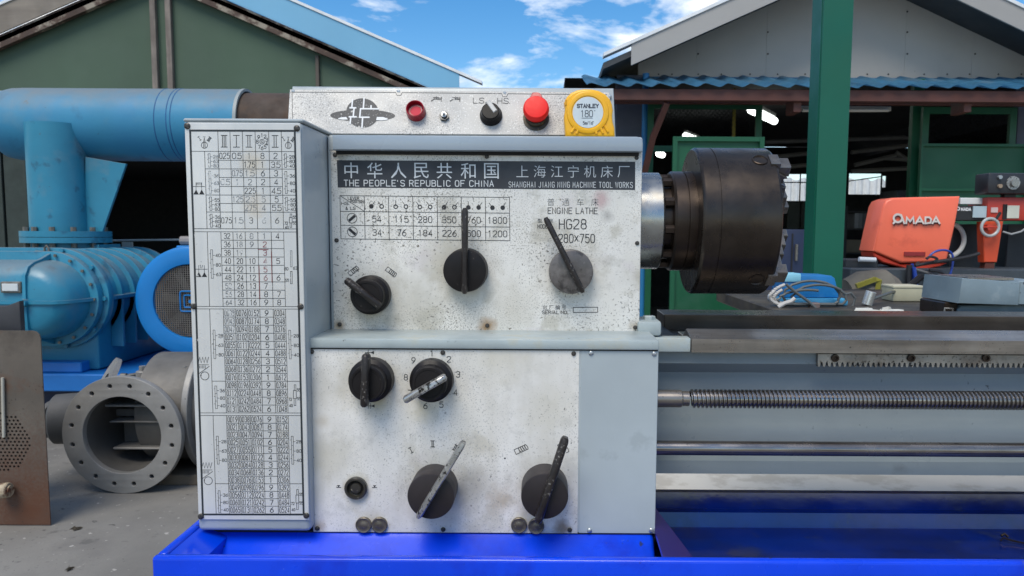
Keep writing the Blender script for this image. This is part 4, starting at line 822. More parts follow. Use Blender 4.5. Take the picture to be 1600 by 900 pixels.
# oil sight glass and lifting bits
c = at(16, 449, YB-.29); b = MB(); b.box(c-Vector((.055, .0, .03)), c+Vector((.055, .06, .03)), .004); sg = b.build('sight_frame', boltm, blower)
b = MB(); b.box(c-Vector((.043, .005, .02)), c+Vector((.043, .01, .02)), .002); b.build('sight_glass', M('pale_glass', (.62, .66, .66), .2), sg)
c = at(70, 396, YB-.02); b = MB(); b.tube([c+Vector((0, 0, 0)), c+Vector((0, 0, .03)), c+Vector((.012, 0, .045)), c+Vector((.024, 0, .03)), c+Vector((.024, 0, 0))], .006, 8); b.box(c-Vector((.06, .0, .005)), c+Vector((-.01, .04, .015)), .003); b.build('lifting_eye', boltm, blower)
# base frame
b = MB(); zt2 = at(100, 585, YB-.1).z; zb2 = at(100, 612, YB-.1).z
b.box((cb.x-1.0, YB-.1, zb2), (at(330, 590, YB-.1).x+.25, YB+.9, zt2), .006); b.box((cb.x-1.0, YB-.05, zt2+.001), (cb.x+.14, YB+.85, at(100, 566, YB-.05).z), .006)
b.build('base_frame', M('frame_blue', srgb(20, 105, 180), .45, var=.2, vs=3, bump=(25, .3, .003)), blower)
b = MB(); b.box((cb.x-1.0, YB+.05, 0), (at(330, 590, YB-.1).x+.2, YB+.8, zb2-.005)); b.build('base_plinth', M('plinth_navy', srgb(8, 26, 60), .6), blower)
# pipe rail behind blower
b = MB(); b.tube([at(160, 376, 4.4), at(320, 374, 4.4)], .007, 8); b.box(at(194, 378, 4.4)-Vector((.012, .01, .12)), at(204, 378, 4.4)+Vector((.012, .01, 0))); b.build('rail', M('rail_grey', (.25, .28, .28), .5), blower)
# motor
YM = 3.4; cm = at(297, 471, YM); rM = sz(87, YM)
motor = thing('electric_motor', (cm.x, YM+.3, zt2), 'bright blue electric motor with round mesh fan guard beside the gear cover', 'motor')
mblue = M('motor_blue', srgb(10, 116, 186), .38, var=.10, vs=3, bump=(30, .15, .003), spk=((.02, .05, .1), 60, .72, 4))
b = MB(); rg = rM*.66
b.rev([(.02, rg), (0, rg*1.02), (-.012, rM*.9), (0, rM*.985), (.03, rM), (.30, rM), (.30, 0)], (cm.x, YM, cm.z), (0, 1, 0), 72); b.build('fan_cowl', mblue, motor, 50)
b = MB(); b.rev([(.30, rM*.9), (.9, rM*.9), (.9, 0)], (cm.x, YM, cm.z), (0, 1, 0), 48); b.build('motor_body', mblue, motor)
b = MB(); b.box((cm.x-.2, YM+.25, zt2), (cm.x+.2, YM+.7, cm.z-rM*.5), .01); b.build('motor_foot', mblue, motor)
b = MB(); nn_ = 34
for i in range(-nn_//2, nn_//2+1):
    o_ = i*rg*2/nn_; l_ = math.sqrt(max(0, rg**2-o_**2))
    if l_ < .01: continue
    b.box((cm.x+o_-.0014, YM+.008, cm.z-l_), (cm.x+o_+.0014, YM+.011, cm.z+l_)); b.box((cm.x-l_, YM+.0112, cm.z+o_-.0014), (cm.x+l_, YM+.0142, cm.z+o_+.0014))
stuff(b.build('fan_guard', M('guard_grey', (.22, .20, .18), .5, .3, var=.3), motor, 0))
b = MB(); b.rev([(0, 0), (0, rg)], (cm.x, YM+.10, cm.z), (0, 1, 0), 40); b.build('fan_well', blackm, motor)
for i in range(7):
    a = 2*PI*i/7+.3; d = Vector((math.cos(a), 0, math.sin(a))); u = Vector((-math.sin(a), 0, math.cos(a))); C = Vector((cm.x, YM+.06, cm.z))
    b = MB(); b.prism([C+d*.05-u*.01, C+d*rg*.92-u*.02, C+d*rg*.92+u*.035+Vector((0, .02, 0)), C+d*.05+u*.025+Vector((0, .01, 0))], (0, .004, 0)); b.build('fan_blade', M('fan_grey', (.12, .11, .10), .6), motor)
b = MB()
for r_ in (.035, .058):
    b.tube([Vector((cm.x+r_*max(-1, min(1, 1.35*math.cos(2*PI*i/40))), YM+.003, cm.z+r_*max(-1, min(1, 1.35*math.sin(2*PI*i/40))))) for i in range(40)], .0045, 6, closed=True)
b.cyl((cm.x, YM-.002, cm.z), (cm.x, YM+.006, cm.z), .010, n=14); b.build('guard_centre', mblue, motor)
c = at(283, 376, YM+.35); b = MB(); b.tube([c, c+Vector((.08, 0, 0)), c+Vector((.16, 0, -.01))], .028, 10); b.build('cable_hose', M('hose_dust', (.22, .2, .19), .7), motor)
b = MB(); b.box((c.x-.01, YM+.3, cm.z+rM*.8), (c.x+.12, YM+.45, c.z-.03), .006); b.build('terminal_box', mblue, motor)
# small lever left of the motor
b = MB(); p = at(195, 588, 3.25); q = at(240, 580, 3.35); b.tube([p, q], .010, 8); b.rev([(-.02, 0), (-.02, .018), (.01, .018), (.01, 0)], p, (1, 0, 0), 14); b.build('drain_rod', boltm, blower)
# ------------------------------------------------------------------ aluminium valve body
cast = M('cast_grey', (.27, .26, .245), .5, .25, var=.2, vs=5, bump=(50, .35, .002), patch=[((.22, .21, .20), 4, .52, .15, .5), ((.36, .35, .34), 9, .6, .1, .4)], spk=((.06, .055, .05), 70, .69, 6))
castd = M('cast_dark', (.11, .105, .098), .65, .2, var=.25, vs=4, bump=(40, .4, .003), patch=((.10, .095, .09), 5, .55, .1, .5))  # darker cast grey, for the body and the deeper webs
YV = 2.42; cv = at(193.5, 682, YV); rV = sz(94, YV); zV = max(cv.z, rV+.003)
valve = thing('flanged_valve', (cv.x, YV, 0), 'grey cast valve body with large round bolt flange lying on the concrete', 'valve')
mtx = Matrix.Translation((cv.x, YV, zV)) @ Matrix.Rotation(R(90), 4, 'X')
rH = sz(63, YV); rb = rV*.855
holes = [circ(0, 0, rH, 64)]+[circ(rb*math.cos(2*PI*(i+.5)/16), rb*math.sin(2*PI*(i+.5)/16), .0125, 14) for i in range(16)]
holed_plate('flange', circ(0, 0, rV, 96), holes, .030, mtx, cast, valve, .002)
b = MB(); b.rev([(.012, rV*.985), (.03, rV*.985), (.03, rV*.72), (.04, rV*.70), (.20, rV*.80), (.42, rV*.84), (.42, rH*.9), (.38, rH*.90), (.02, rH*1.0)], (cv.x, YV, zV), (0, 1, 0), 64, closed=False); b.build('body', castd, valve)
b = MB(); b.rev([(.44, 0), (.44, rH*1.2)], (cv.x, YV, zV), (0, 1, 0), 40); b.build('body_back', castd, valve)
# webs inside the throat
for (za, zb3, yo) in ((.125, .115, .05), (.085, .05, .14), (.040, .034, .08), (.034, -.09, .2), (-.09, -.10, .10)):
    b = MB(); b.box((cv.x-.11, YV+yo, zV+zb3), (cv.x+rH*.97, YV+.36, zV+za), .003); b.build('inner_web', cast if yo < .12 else castd, valve)
b = MB(); b.cyl((cv.x-.0, YV+.36, zV+.055), (cv.x+.75, YV+.36, zV+.055), .265, n=48); b.build('side_branch', M('cast_mid', (.15, .142, .13), .6, .3, var=.3, vs=5, patch=((.12, .11, .10), 5, .52, .1, .6), bump=(40, .4, .003)), valve)
b = MB(); xb = at(283, 660, YV+.1).x; b.cyl((xb+.02, YV+.36, zV+.055), (xb+.05, YV+.36, zV+.055), .31, n=56, ch=.003); b.build('side_flange', cast, valve)
for px in (223, 290):
    p = at(px, 583, YV+.22); b = MB(); b.cyl(p-Vector((0, 0, .10)), p+Vector((0, 0, .012)), .030, n=24, ch=.004); b.cyl(p+Vector((0, 0, .012)), p+Vector((0, 0, .035)), .016, n=6); b.build('boss', cast, valve)
b = MB(); p = at(262, 572, YV+.3); b.prism([p+Vector((-.07, 0, -.05)), p+Vector((-.03, 0, .015)), p+Vector((.12, 0, .03)), p+Vector((.12, 0, -.06))], (0, .10, 0), .006, 2); b.build('cast_lug', cast, valve)
p = at(172, 600, YV+.35); b = MB(); b.rev([(0, .07), (0, .155), (.022, .155), (.022, .07)], p-Vector((.02, .0, .02)), Vector((-.55, -.35, .35)), 48, closed=True); b.build('rear_flange', cast, valve)
p = at(98, 655, YV+.25); b = MB(); b.cyl(p+Vector((-.04, 0, 0)), p+Vector((.18, .05, 0)), .12, .13, n=32, ch=.01); b.cyl(p+Vector((-.06, 0, 0)), p+Vector((-.04, 0, 0)), .09, n=32); b.build('bearing_end', castd, valve)
b = MB(); b.box((cv.x+.02, YV+.1, 0), (cv.x+.45, YV+.4, .05), .005); b.build('wood_chock', M('chock_wood', (.13, .10, .07), .8, var=.3), valve)
# ------------------------------------------------------------------ rusty sheet with perforated circle
YR = 2.02
rust = M('rusty_sheet', (.125, .105, .085), .7, .2, var=.3, vs=3, patch=[((.05, .04, .033), 3.3, .55, .12, .6), ((.13, .05, .022), 4.5, .55, .14, .7), ((.20, .17, .14), 7, .60, .1, .4)], bump=(60, .3, .002), spk=((.03, .02, .015), 90, .66, 5),
         stains=[(.36, -.02, .02, .30, (.10, .036, .016), .8)])
pl, pr = at(-110, 515, YR).x, at(73, 700, YR).x; zt3 = at(40, 515, YR).z
panel = thing('rusty_sheet', (pl, YR, 0), 'rusty brown steel sheet with round perforated vent standing at the left edge', 'metal sheet')
w_, h_ = pr-pl, zt3-.004; vc = at(-2, 690, YR); vx, vz = vc.x-pl, vc.z; hs = []; st = sz(6.6, YR)
for i in range(-9, 10):
    for j in range(-9, 10):
        dx, dz = (i+(.5 if j % 2 else 0))*st, j*st*.87
        if math.hypot(dx, dz) < sz(50, YR): hs.append(circ(vx+dx, vz+dz, st*.30, 8))
rr = .03; outer = [(0, .004), (w_, .004), (w_, h_-rr)]+[(w_-rr+rr*math.cos(t), h_-rr+rr*math.sin(t)) for t in (R(30), R(60), R(90))]+[(0, h_)]
holed_plate('front_sheet', outer, hs, .005, Matrix.Translation((pl, YR, 0)) @ Matrix.Rotation(R(90), 4, 'X'), rust, panel)
b = MB(); b.box((pl, YR+.030, .002), (pr-.03, YR+.034, h_-.03)); b.box((pl, YR+.006, h_-.06), (pr-.035, YR+.0295, h_-.035)); b.build('backing_sheet', M('shell_dark', (.06, .05, .045), .7), panel)
b = MB(); p = at(4, 590, YR-.012); q = at(6, 683, YR-.012); b.tube([p, q], .006, 8); b.build('handle_rod', M('rod_pale', (.42, .40, .34), .5), panel)
b = MB(); p = at(-6, 768, YR-.04); b.cyl(p, p+Vector((.055, 0, .008)), .030, n=24, ch=.004); b.cyl(p+Vector((.055, 0, .008)), p+Vector((.060, 0, .008)), .018, n=16); b.build('worn_cap', M('worn_cream', (.36, .29, .20), .6, var=.4, vs=30, patch=((.10, .04, .02), 22, .52, .08)), panel)
b = MB(); a, c = at(-60, 474, 2.25), at(33, 520, 2.25); b.prism([(a.x, 2.25, c.z), (c.x, 2.25, c.z), (c.x, 2.25, a.z+.012), (at(10, 480, 2.25).x, 2.25, a.z-.01), (a.x, 2.25, a.z-.012)], (0, .03, 0), .004, 2)
o = b.build('belt_guard', M('guard_dark', (.045, .045, .05), .6, var=.3), None); o['label'] = 'dark grey metal guard behind the top of the rusty sheet at left edge'; o['category'] = 'machine guard'
b = MB(); q = at(10, 500, 2.35); b.box((a.x, 2.2505, .0), (c.x-.06, 2.279, c.z-.001)); b.build('guard_stand', M('guard_dark', (0, 0, 0)), o)
# ------------------------------------------------------------------ sheds
def shed(name, label, wallY, apex, slope, xL_, xR_, zbase, overhang, panels_x, wallmat, fas_l, fas_r, fas_h, depth, roofmat, drop=.0, soffit=None):
    root = thing(name, (apex.x, wallY, 0), label, 'shed')
    zr = lambda x: apex.z-abs(x-apex.x)*slope
    xs = sorted(set([xL_]+[x for x in panels_x if xL_ < x < xR_]+[xR_]))
    for x0, x1 in zip(xs, xs[1:]):
        g = .0005; pts = [(x0+g, wallY, zbase), (x1-g, wallY, zbase), (x1-g, wallY, zr(x1))]
        if x0 < apex.x < x1: pts.append((apex.x, wallY, apex.z))
        pts.append((x0+g, wallY, zr(x0)))
        pts = [p for i, p in enumerate(pts)]
        b = MB(); b.prism(pts, (0, .05, 0), .001); b.build('wall_panel', wallmat, root)
    yf = wallY-overhang; th = .05; ex = .35
    for s_, xe, fm in ((-1, xL_, fas_l), (1, xR_, fas_r)):
        xe2 = xe+s_*ex; ze = zr(xe2)
        b = MB(); b.prism([(apex.x, yf+.02, apex.z), (xe2, yf+.02, ze), (xe2, yf+.02, ze+th), (apex.x, yf+.02, apex.z+th)], (0, depth+overhang, 0)); b.build('roof_sheet', roofmat, root)
        xf = xe+s_*ex*.35
        b = MB(); b.prism([(apex.x+s_*.001, yf, apex.z-drop), (xf, yf, zr(xf)-drop), (xf, yf, zr(xf)-drop+fas_h), (apex.x+s_*.001, yf, apex.z-drop+fas_h)], (0, .018, 0), .001); b.build('fascia', fm, root)
        b = MB(); z_ = fas_h-drop; b.prism([(apex.x, yf-.012, apex.z+z_+.002), (xe2, yf-.012, ze+z_+.002), (xe2, yf-.012, ze+z_+.03), (apex.x, yf-.012, apex.z+z_+.03)], (0, .12, 0)); b.build('verge_trim', M('trim_white', (.72, .74, .75), .4), root)
    return root, zr
YS1 = 7.0
greenw = M('dark_green_wall', (.062, .105, .068), .75, var=.12, vs=.8, bump=(12, .2, .004), streak=((1.2, 1.2, .3), .35, (.045, .062, .05)), spk=((.02, .03, .025), 30, .70, 2))
brownb = M('brown_board', (.22, .19, .155), .7, var=.25, vs=3, streak=((1, 1, 9), .5, (.08, .06, .05)))
skyb = M('fascia_blue', srgb(116, 172, 204), .45, var=.05, vs=1)
roofd = M('roof_dark', (.05, .055, .06), .7, var=.2, vs=2)
ap1 = at(247, -33, YS1); sc1 = (YS1-CY)/F
zb1 = at(247, 235, YS1).z
left_shed, zr1 = shed('green_shed', 'dark green gabled shed with blue fascia behind the blue blower', YS1, ap1, .42, at(-330, 0, YS1).x, at(700, 0, YS1).x, zb1, .12, [at(p, 0, YS1).x for p in (-90, 248, 580)], greenw, brownb, skyb, .26, 6, roofd, drop=-.075)
tim = M('weathered_timber', (.20, .17, .145), .7, var=.3, vs=6, streak=((20, 20, 3), .6, (.07, .05, .04)))
for px in (236, 260):
    b = MB(); p = at(px, -33, YS1-.05); b.box((p.x-.028, YS1-.055, zb1+.1), (p.x+.028, YS1-.002, zr1(p.x)-.02), .004); b.build('post', tim, left_shed)
for px in (494,):
    b = MB(); p = at(px, 60, YS1-.05); b.box((p.x-.018, YS1-.04, zb1), (p.x+.018, YS1-.002, zr1(p.x)-.08), .004); b.build('post', M('stud_dark', (.09, .075, .06), .7), left_shed)
for s_ in (-1, 1):
    xe = ap1.x+s_*3.3; b = MB(); b.prism([(ap1.x+s_*.002, YS1-.10, ap1.z-.055), (xe, YS1-.10, zr1(xe)-.055), (xe, YS1-.10, zr1(xe)+.072), (ap1.x+s_*.002, YS1-.10, ap1.z+.072)], (0, .06, 0), .002)
    b.build('rafter', M('rafter_brown', (.075, .045, .032), .75, var=.4, vs=5, patch=((.32, .28, .22), 5, .50, .08, .85)), left_shed)
# dark interior of the green shed
xa, xb_ = at(-330, 0, YS1).x, at(700, 0, YS1).x
b = MB(); 
for q in ([(xa, YS1+5, 0), (xb_, YS1+5, 0), (xb_, YS1+5, zb1+1), (xa, YS1+5, zb1+1)], [(xa, YS1+.06, 0), (xa, YS1+5, 0), (xa, YS1+5, zb1+.6), (xa, YS1+.06, zb1+.6)], [(xb_, YS1+.06, 0), (xb_, YS1+5, 0), (xb_, YS1+5, zb1+.6), (xb_, YS1+.06, zb1+.6)], [(xa, YS1+.06, zb1+.01), (xb_, YS1+.06, zb1+.01), (xb_, YS1+5, zb1+.01), (xa, YS1+5, zb1+.01)]): b.poly(q)
b.build('inner_wall', M('inner_dark', (.018, .02, .022), .9), left_shed, 0)
dg2 = M('deep_green', (.030, .042, .036), .8, var=.2)  # darker green than the gable wall above
for a_, b_ in ((-60, 14), (18, 52)):
    b = MB(); b.box((at(a_, 300, YS1).x, YS1-.1, 0), (at(b_, 300, YS1).x, YS1-.02, zb1+.2), .004); b.build('door_leaf', dg2, left_shed)
b = MB(); b.box((at(-20, 0, YS1-.15).x, YS1-.2, at(0, 160, YS1-.15).z), (at(12, 0, YS1-.15).x, YS1-.12, at(0, 143, YS1-.15).z), .004); b.build('sign_board', M('trim_white', (0, 0, 0)), left_shed)
# right shed
YS2 = 6.0
greyw = M('cement_board', (.45, .415, .37), .8, var=.10, vs=.9, bump=(14, .2, .003), streak=((.8, .8, 2.2), .3, (.34, .32, .29)), patch=((.35, .325, .29), 1.3, .56, .15, .4), spk=((.1, .1, .1), 30, .72, 2))
fasg = M('fascia_grey', (.34, .33, .315), .7, var=.08, vs=1.2, streak=((1, 1, 8), .2, (.25, .24, .23)))
ap2 = at(1321, -45, YS2); zb4 = at(1321, 124, YS2).z
right_shed, zr2 = shed('grey_shed', 'grey cement board gabled shed with open workshop front behind the green post', YS2, ap2, .445, at(999, 0, YS2).x, at(1690, 0, YS2).x, zb4, .54, [at(p, 0, YS2).x for p in (1090, 1200, 1310, 1418, 1524, 1630)], greyw, fasg, fasg, .17, 7, roofd, drop=.075)
b = MB(); 
for px in (1029, 1050, 1091, 1127, 1172, 1215, 1258, 1310, 1355, 1388, 1444, 1480, 1515, 1560, 1596):
    b.cyl(at(px, 116, YS2-.004), at(px, 116, YS2+.004), .0075, n=8)
for px in (1091, 1200, 1310, 1418, 1524):
    for py in (18, 50, 84):
        p = at(px, py, YS2-.006)
        if p.z < zr2(p.x)-.06: b.cyl(p, p+Vector((0, .01, 0)), .008, n=8)
stuff(b.build('nail_heads', M('nail_dark', (.05, .045, .04), .6), right_shed))
# wave end of roof sheets at the left eave
# lean-to: blue corrugated sheets running down towards the yard
YE = 5.0; zE = at(1200, 134, YE).z; zW = at(1200, 121, YS2-.02).z; xq0, xq1 = at(917, 130, YE).x, at(1780, 130, YE).x
roofb = M('roof_sheet_blue', srgb(70, 132, 170), .4, var=.2, vs=3, streak=((2, 6, 2), .5, srgb(95, 150, 175)), patch=((.26, .32, .36), 2.5, .56, .1, .4))
per = 35*(YE-CY)/F; nsh = 6; wsh = (xq1-xq0)/nsh
leanto = thing('corrugated_awning', ((xq0+xq1)/2, YE, 0), 'blue corrugated awning on brown beams under the grey gable', 'awning')
for si in range(nsh):
    b = MB(); n_ = int(wsh/per*10); rows = []; a0 = xq0+si*wsh; wl = wsh+per*.25 if si < nsh-1 else wsh
    for (y, z) in ((YE, zE), ((YE+YS2)/2, (zE+zW)/2), (YS2-.03, zW)):
        rows.append([b.bm.verts.new((a0+wl*i/n_, y, z+.013*math.sin(2*PI*(a0+wl*i/n_-xq0)/per)+.003*math.sin(4*PI*(a0+wl*i/n_-xq0)/per)+(.003 if si % 2 else 0))) for i in range(n_+1)])
    for A, B in zip(rows, rows[1:]):
        for i in range(n_): b.bm.faces.new((A[i], A[i+1], B[i+1], B[i]))
    ext_ = bmesh.ops.solidify(b.bm, geom=list(b.bm.faces), thickness=.007)
    b.build('roof_sheet', roofb, leanto)
redb = M('oxide_red', (.10, .032, .022), .6, var=.25, vs=4, streak=((2, 2, 14), .4, (.05, .02, .015)))
b = MB(); b.box((at(962, 150, YE+.06).x-.3, YE+.05, at(1200, 158, YE+.06).z), (xq1, YE+.11, at(1200, 140, YE+.06).z), .004); b.build('eave_beam', redb, leanto)
b = MB(); b.box((at(962, 150, YE+.5).x-.3, YE+.5, at(1200, 172, YE+.5).z+.05), (xq1, YE+.56, at(1200, 155, YE+.5).z+.05), .004); b.build('purlin', redb, leanto)
b = MB(); b.tube([at(1042, 160, YE+.1), at(1020, 215, YE+.25), at(1000, 300, YE+.5)], .032, 4); b.build('brace', redb, leanto)
for px in (1240, 1502):
    b = MB(); p = at(px, 158, YE+.2); b.box(p-Vector((.03, .1, .10)), p+Vector((.03, .1, .02)), .003); b.build('hanger', redb, leanto)
b = MB(); p0, p1 = at(1000, 122.5, YS2-.04), at(1800, 122.5, YS2-.04); b.box((p0.x, YS2-.045, p0.z-.03), (p1.x, YS2-.035, p0.z+.016)); b.build('flashing', M('flash_blue', srgb(40, 95, 130), .45, var=.2), leanto)
# workshop interior: dark box with rear openings
xi0, xi1 = at(985, 300, YS2).x, 7.2; YI = 11.5; zI = zb4+.05
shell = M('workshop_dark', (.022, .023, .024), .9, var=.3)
b = MB()
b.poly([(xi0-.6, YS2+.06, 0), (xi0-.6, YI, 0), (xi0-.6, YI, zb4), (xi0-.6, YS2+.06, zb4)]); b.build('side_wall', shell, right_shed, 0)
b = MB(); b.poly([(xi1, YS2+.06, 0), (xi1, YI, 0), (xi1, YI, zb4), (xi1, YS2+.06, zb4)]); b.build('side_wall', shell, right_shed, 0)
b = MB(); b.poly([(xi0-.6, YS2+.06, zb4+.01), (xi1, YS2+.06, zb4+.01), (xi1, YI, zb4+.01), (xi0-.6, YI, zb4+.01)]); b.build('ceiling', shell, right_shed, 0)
# rear wall with window holes
W2 = lambda px, py: ((at(px, py, YI).x), at(px, py, YI).z)
def rect(a, b_, c, d): p, q = W2(a, b_), W2(c, d); return [(p[0], p[1]), (q[0], p[1]), (q[0], q[1]), (p[0], q[1])]
xw0, xw1 = xi0-.6, xi1
wins = [rect(1222, 272, 1249, 314), rect(1251, 272, 1272, 314), rect(1326, 271, 1376, 304), rect(1378, 275, 1384, 293)]
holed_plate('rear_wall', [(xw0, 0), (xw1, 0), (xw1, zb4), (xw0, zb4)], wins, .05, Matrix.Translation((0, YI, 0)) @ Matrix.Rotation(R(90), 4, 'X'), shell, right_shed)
for (a_, b_, c_, d_) in ((1222, 285, 1272, 285), (1326, 283, 1376, 276)):
    b = MB(); p, q = at(a_, b_, YI-.03), at(c_, d_, YI-.03); b.tube([p, q], .012, 4); b.build('window_bar', blackm, right_shed)
b = MB(); n_ = 150; yb = 22.0; x0, x1 = at(1180, 290, yb).x, at(1460, 290, yb).x; zt5 = at(1300, 280, yb).z
cols = []
for i in range(n_+1):
    xx = x0+(x1-x0)*i/n_; yy = yb+.05*math.sin(i*1.05); cols.append([b.bm.verts.new(q) for q in ((xx, yy, .3), (xx, yy, zt5+.04*math.sin(i*.5)), (xx, yy+.03, zt5+.04*math.sin(i*.5)), (xx, yy+.03, .3))])
for A, B in zip(cols, cols[1:]):
    for k_ in range(4): b.bm.faces.new((A[k_], B[k_], B[(k_+1) % 4], A[(k_+1) % 4]))
o = b.build('white_fence', M('white_sheet', (.72, .73, .72), .5, streak=((6, 1, 1), .5, (.4, .4, .38))), None); o['label'] = 'pale corrugated sheet fence seen through the far workshop windows'; o['category'] = 'fence'
# blue-grey wall strip left of the doors
b = MB(); b.box((at(960, 300, 5.9).x, 5.86, 0), (at(1009, 300, 5.9).x, 5.98, zb4), .005); b.build('corner_wall', M('wall_slate', (.085, .095, .125), .8, var=.15), right_shed)
b = MB(); p = at(1006, 300, 5.7); b.cyl((p.x, 5.7, 0), (p.x, 5.7, zb4-.02), .028, n=14); o = b.build('downpipe', M('pipe_blue', srgb(28, 110, 160), .5, var=.1), right_shed)
# green doors
grn = M('door_green', srgb(8, 80, 50), .5, var=.14, vs=2, bump=(16, .15, .003), patch=((.02, .09, .05), 3, .58, .1, .5))
def mesh_panel(a, b_, Y, parent, px=7):
    P0, P1 = at(a[0], a[1], Y), at(b_[0], b_[1], Y); x0, x1, zt_, zb_ = P0.x, P1.x, P0.z, P1.z; b = MB(); st = px*(Y-CY)/F; w_ = .0022; n_ = int((x1-x0+zt_-zb_)/st)+1
    for s_ in (1, -1):
        for i in range(n_):
            o_ = i*st; pts = []
            xa_ = x0+o_; za_ = zb_
            if xa_ > x1: za_ = zb_+(xa_-x1); xa_ = x1
            xb_2 = x0; zb_2 = zb_+o_
            if zb_2 > zt_: xb_2 = x0+(zb_2-zt_); zb_2 = zt_
            if za_ > zt_ or xb_2 > x1: continue
            if s_ < 0: xa_, xb_2 = x0+x1-xa_, x0+x1-xb_2
            yy = Y+(.003 if s_ > 0 else -.003); b.poly([(xa_, yy, za_-w_), (xa_, yy, za_+w_), (xb_2, yy, zb_2+w_), (xb_2, yy, zb_2-w_)])
    bmesh.ops.solidify(b.bm, geom=list(b.bm.faces), thickness=.003)
    return stuff(b.build('wire_mesh', M('mesh_wire', (.12, .13, .12), .6, .3), parent, 0))
def frame(px0, py0, px1, py1, Y, w, mat, parent, name='door_frame', mid=()):
    A, B = at(px0, py0, Y), at(px1, py1, Y); b = MB(); w *= (Y-CY)/F; d = .04
    b.box((A.x, Y, B.z), (A.x+w, Y+d, A.z)); b.box((B.x-w, Y, B.z), (B.x, Y+d, A.z)); b.box((A.x+w+.001, Y+.001, A.z-w), (B.x-w-.001, Y+d-.001, A.z)); b.box((A.x+w+.001, Y+.001, B.z), (B.x-w-.001, Y+d-.001, B.z+w))
    for m_ in mid: z = at(px0, m_, Y).z; b.box((A.x+w+.001, Y+.001, z-w/2), (B.x-w-.001, Y+d-.001, z+w/2))
    return b.build(name, mat, parent)
YD = 5.6
door_l = thing('mesh_gate', (at(1090, 300, YD).x, YD, 0), 'green workshop gate with wire mesh top behind the chuck', 'gate')
frame(1013, 160, 1178, 600, YD, 9, grn, door_l, mid=(232,)); mesh_panel((1022, 169), (1169, 228), YD+.02, door_l)
YD2 = 5.2
b = MB(); A, B = at(1054, 216, YD2), at(1181, 610, YD2); b.box((A.x, YD2, .05), (B.x, YD2+.03, A.z), .003); b.build('door_panel', grn, door_l)
frame(1052, 213, 1184, 560, YD2-.03, 7, grn, door_l, 'panel_frame')
b = MB(); p = at(1147, 200, YD+.3); b.box((p.x-.012, YD+.3, 0), (p.x+.012, YD+.33, zb4-.1)); b.build('yellow_pole', M('pole_yellow', (.28, .22, .03), .6), door_l)
door_r = thing('mesh_gate', (at(1515, 300, YD).x, YD, 0), 'green workshop gate with wire mesh top behind the black control box at right', 'gate')
frame(1443, 167, 1586, 236, YD, 10, grn, door_r); mesh_panel((1456, 174), (1576, 223), YD+.02, door_r)
b = MB(); A, B = at(1441, 226, YD), at(1590, 640, YD); b.box((A.x, YD-.02, .05), (B.x, YD+.0, A.z), .003); b.build('door_panel', grn, door_r)
frame(1440, 224, 1590, 600, YD-.06, 4, grn, door_r, 'panel_frame', mid=(296,))
b = MB(); p = at(1436, 170, YD+.1); b.box((p.x-.05, YD+.1, 0), (p.x+.04, YD+.16, zb4-.05)); b.build('door_post', grn, door_r)
b = MB(); A = at(1592, 165, 5.9); b.box((A.x, 5.9, 0), (A.x+1.2, 5.96, zb4)); b.build('corner_wall', MATS['wall_slate'], right_shed)
# ceiling lamps of the workshop (lit tubes)
tube_m = M('lit_tube', (.9, .95, .95), .4, emit=((.93, 1.0, .96), 3.2))
def lamp(a, b_, Y, w, label, dY=.9):
    P, Q = at(*a, Y), at(*b_, Y+dY); r = thing('fluorescent_lamp', (P.x, P.y, P.z), label, 'lamp', 'lit tube lamps in the workshop')
    b = MB(); b.tube([P, Q], w, 12); b.build('tube', tube_m, r)
    b = MB(); b.tube([P+Vector((0, 0, w*1.6)), Q+Vector((0, 0, w*1.6))], w*.6, 4); b.build('housing', M('lamp_housing', (.25, .25, .24), .5), r); return r
lamp((1173, 171), (1210, 189), 6.6, .040, 'lit white tube lamp hanging under the awning beam left of the green post')
lamp((1070, 211), (1092, 219), 7.5, .028, 'small lit tube lamp seen through the mesh above the chuck')
lamp((1029, 240), (1035, 242), 7.5, .035, 'faint short lit lamp low behind the mesh near the chuck', .3)
YF_ = 5.35; P, Q = at(1246, 171, YF_), at(1391, 171, YF_)
r = thing('lamp_batten', (P.x, YF_, P.z), 'unlit pale tube lamp batten hanging behind the top of the green post', 'lamp')
b = MB(); b.box(P+Vector((0, -.02, -.012)), Q+Vector((0, .03, .022)), .004); b.build('housing', M('batten_cream', (.30, .28, .24), .5), r)
b = MB(); b.tube([P+Vector((.03, -.03, -.012)), Q+Vector((-.03, -.03, -.012))], .014, 10); b.build('tube', M('tube_off', (.42, .40, .36), .4), r)
# workshop clutter
def crate(px0, py0, px1, py1, Y, dep, mat, name, label, cat):
    A, B = at(px0, py0, Y), at(px1, py1, Y); r = thing(name, ((A.x+B.x)/2, Y, B.z), label, cat); b = MB(); b.box((A.x, Y, B.z), (B.x, Y+dep, A.z), .01, 2); b.build('body', mat, r); return r, A, B
r, A, B = crate(1195, 358, 1272, 620, 4.6, .5, M('navy_paint', (.008, .016, .05), .5, var=.2), 'navy_cabinet', 'dark navy steel cabinet between the chuck and the green post', 'cabinet')
b = MB(); b.box(((A.x+B.x)/2-.004, 4.59, B.z+.05), ((A.x+B.x)/2+.004, 4.602, A.z-.03)); b.build('door_gap', blackm, r); b = MB(); b.box(((A.x+B.x)/2+.02, 4.57, 1.0), ((A.x+B.x)/2+.035, 4.60, 1.12), .003); b.build('handle', boltm, r)
for i in range(2):
    A, B = at(1231+i*22, 316, 9), at(1249+i*22, 357, 9); b = MB(); b.box((A.x, 9, 0), (B.x, 9.05, A.z), .005); o = b.build('storage_panel', M('panel_olive', (.05, .055, .045), .7), None); o['label'] = ('grey green board standing nearer the chuck under the far windows', 'grey green board standing nearer the green post under the far windows')[i]; o['category'] = 'board'
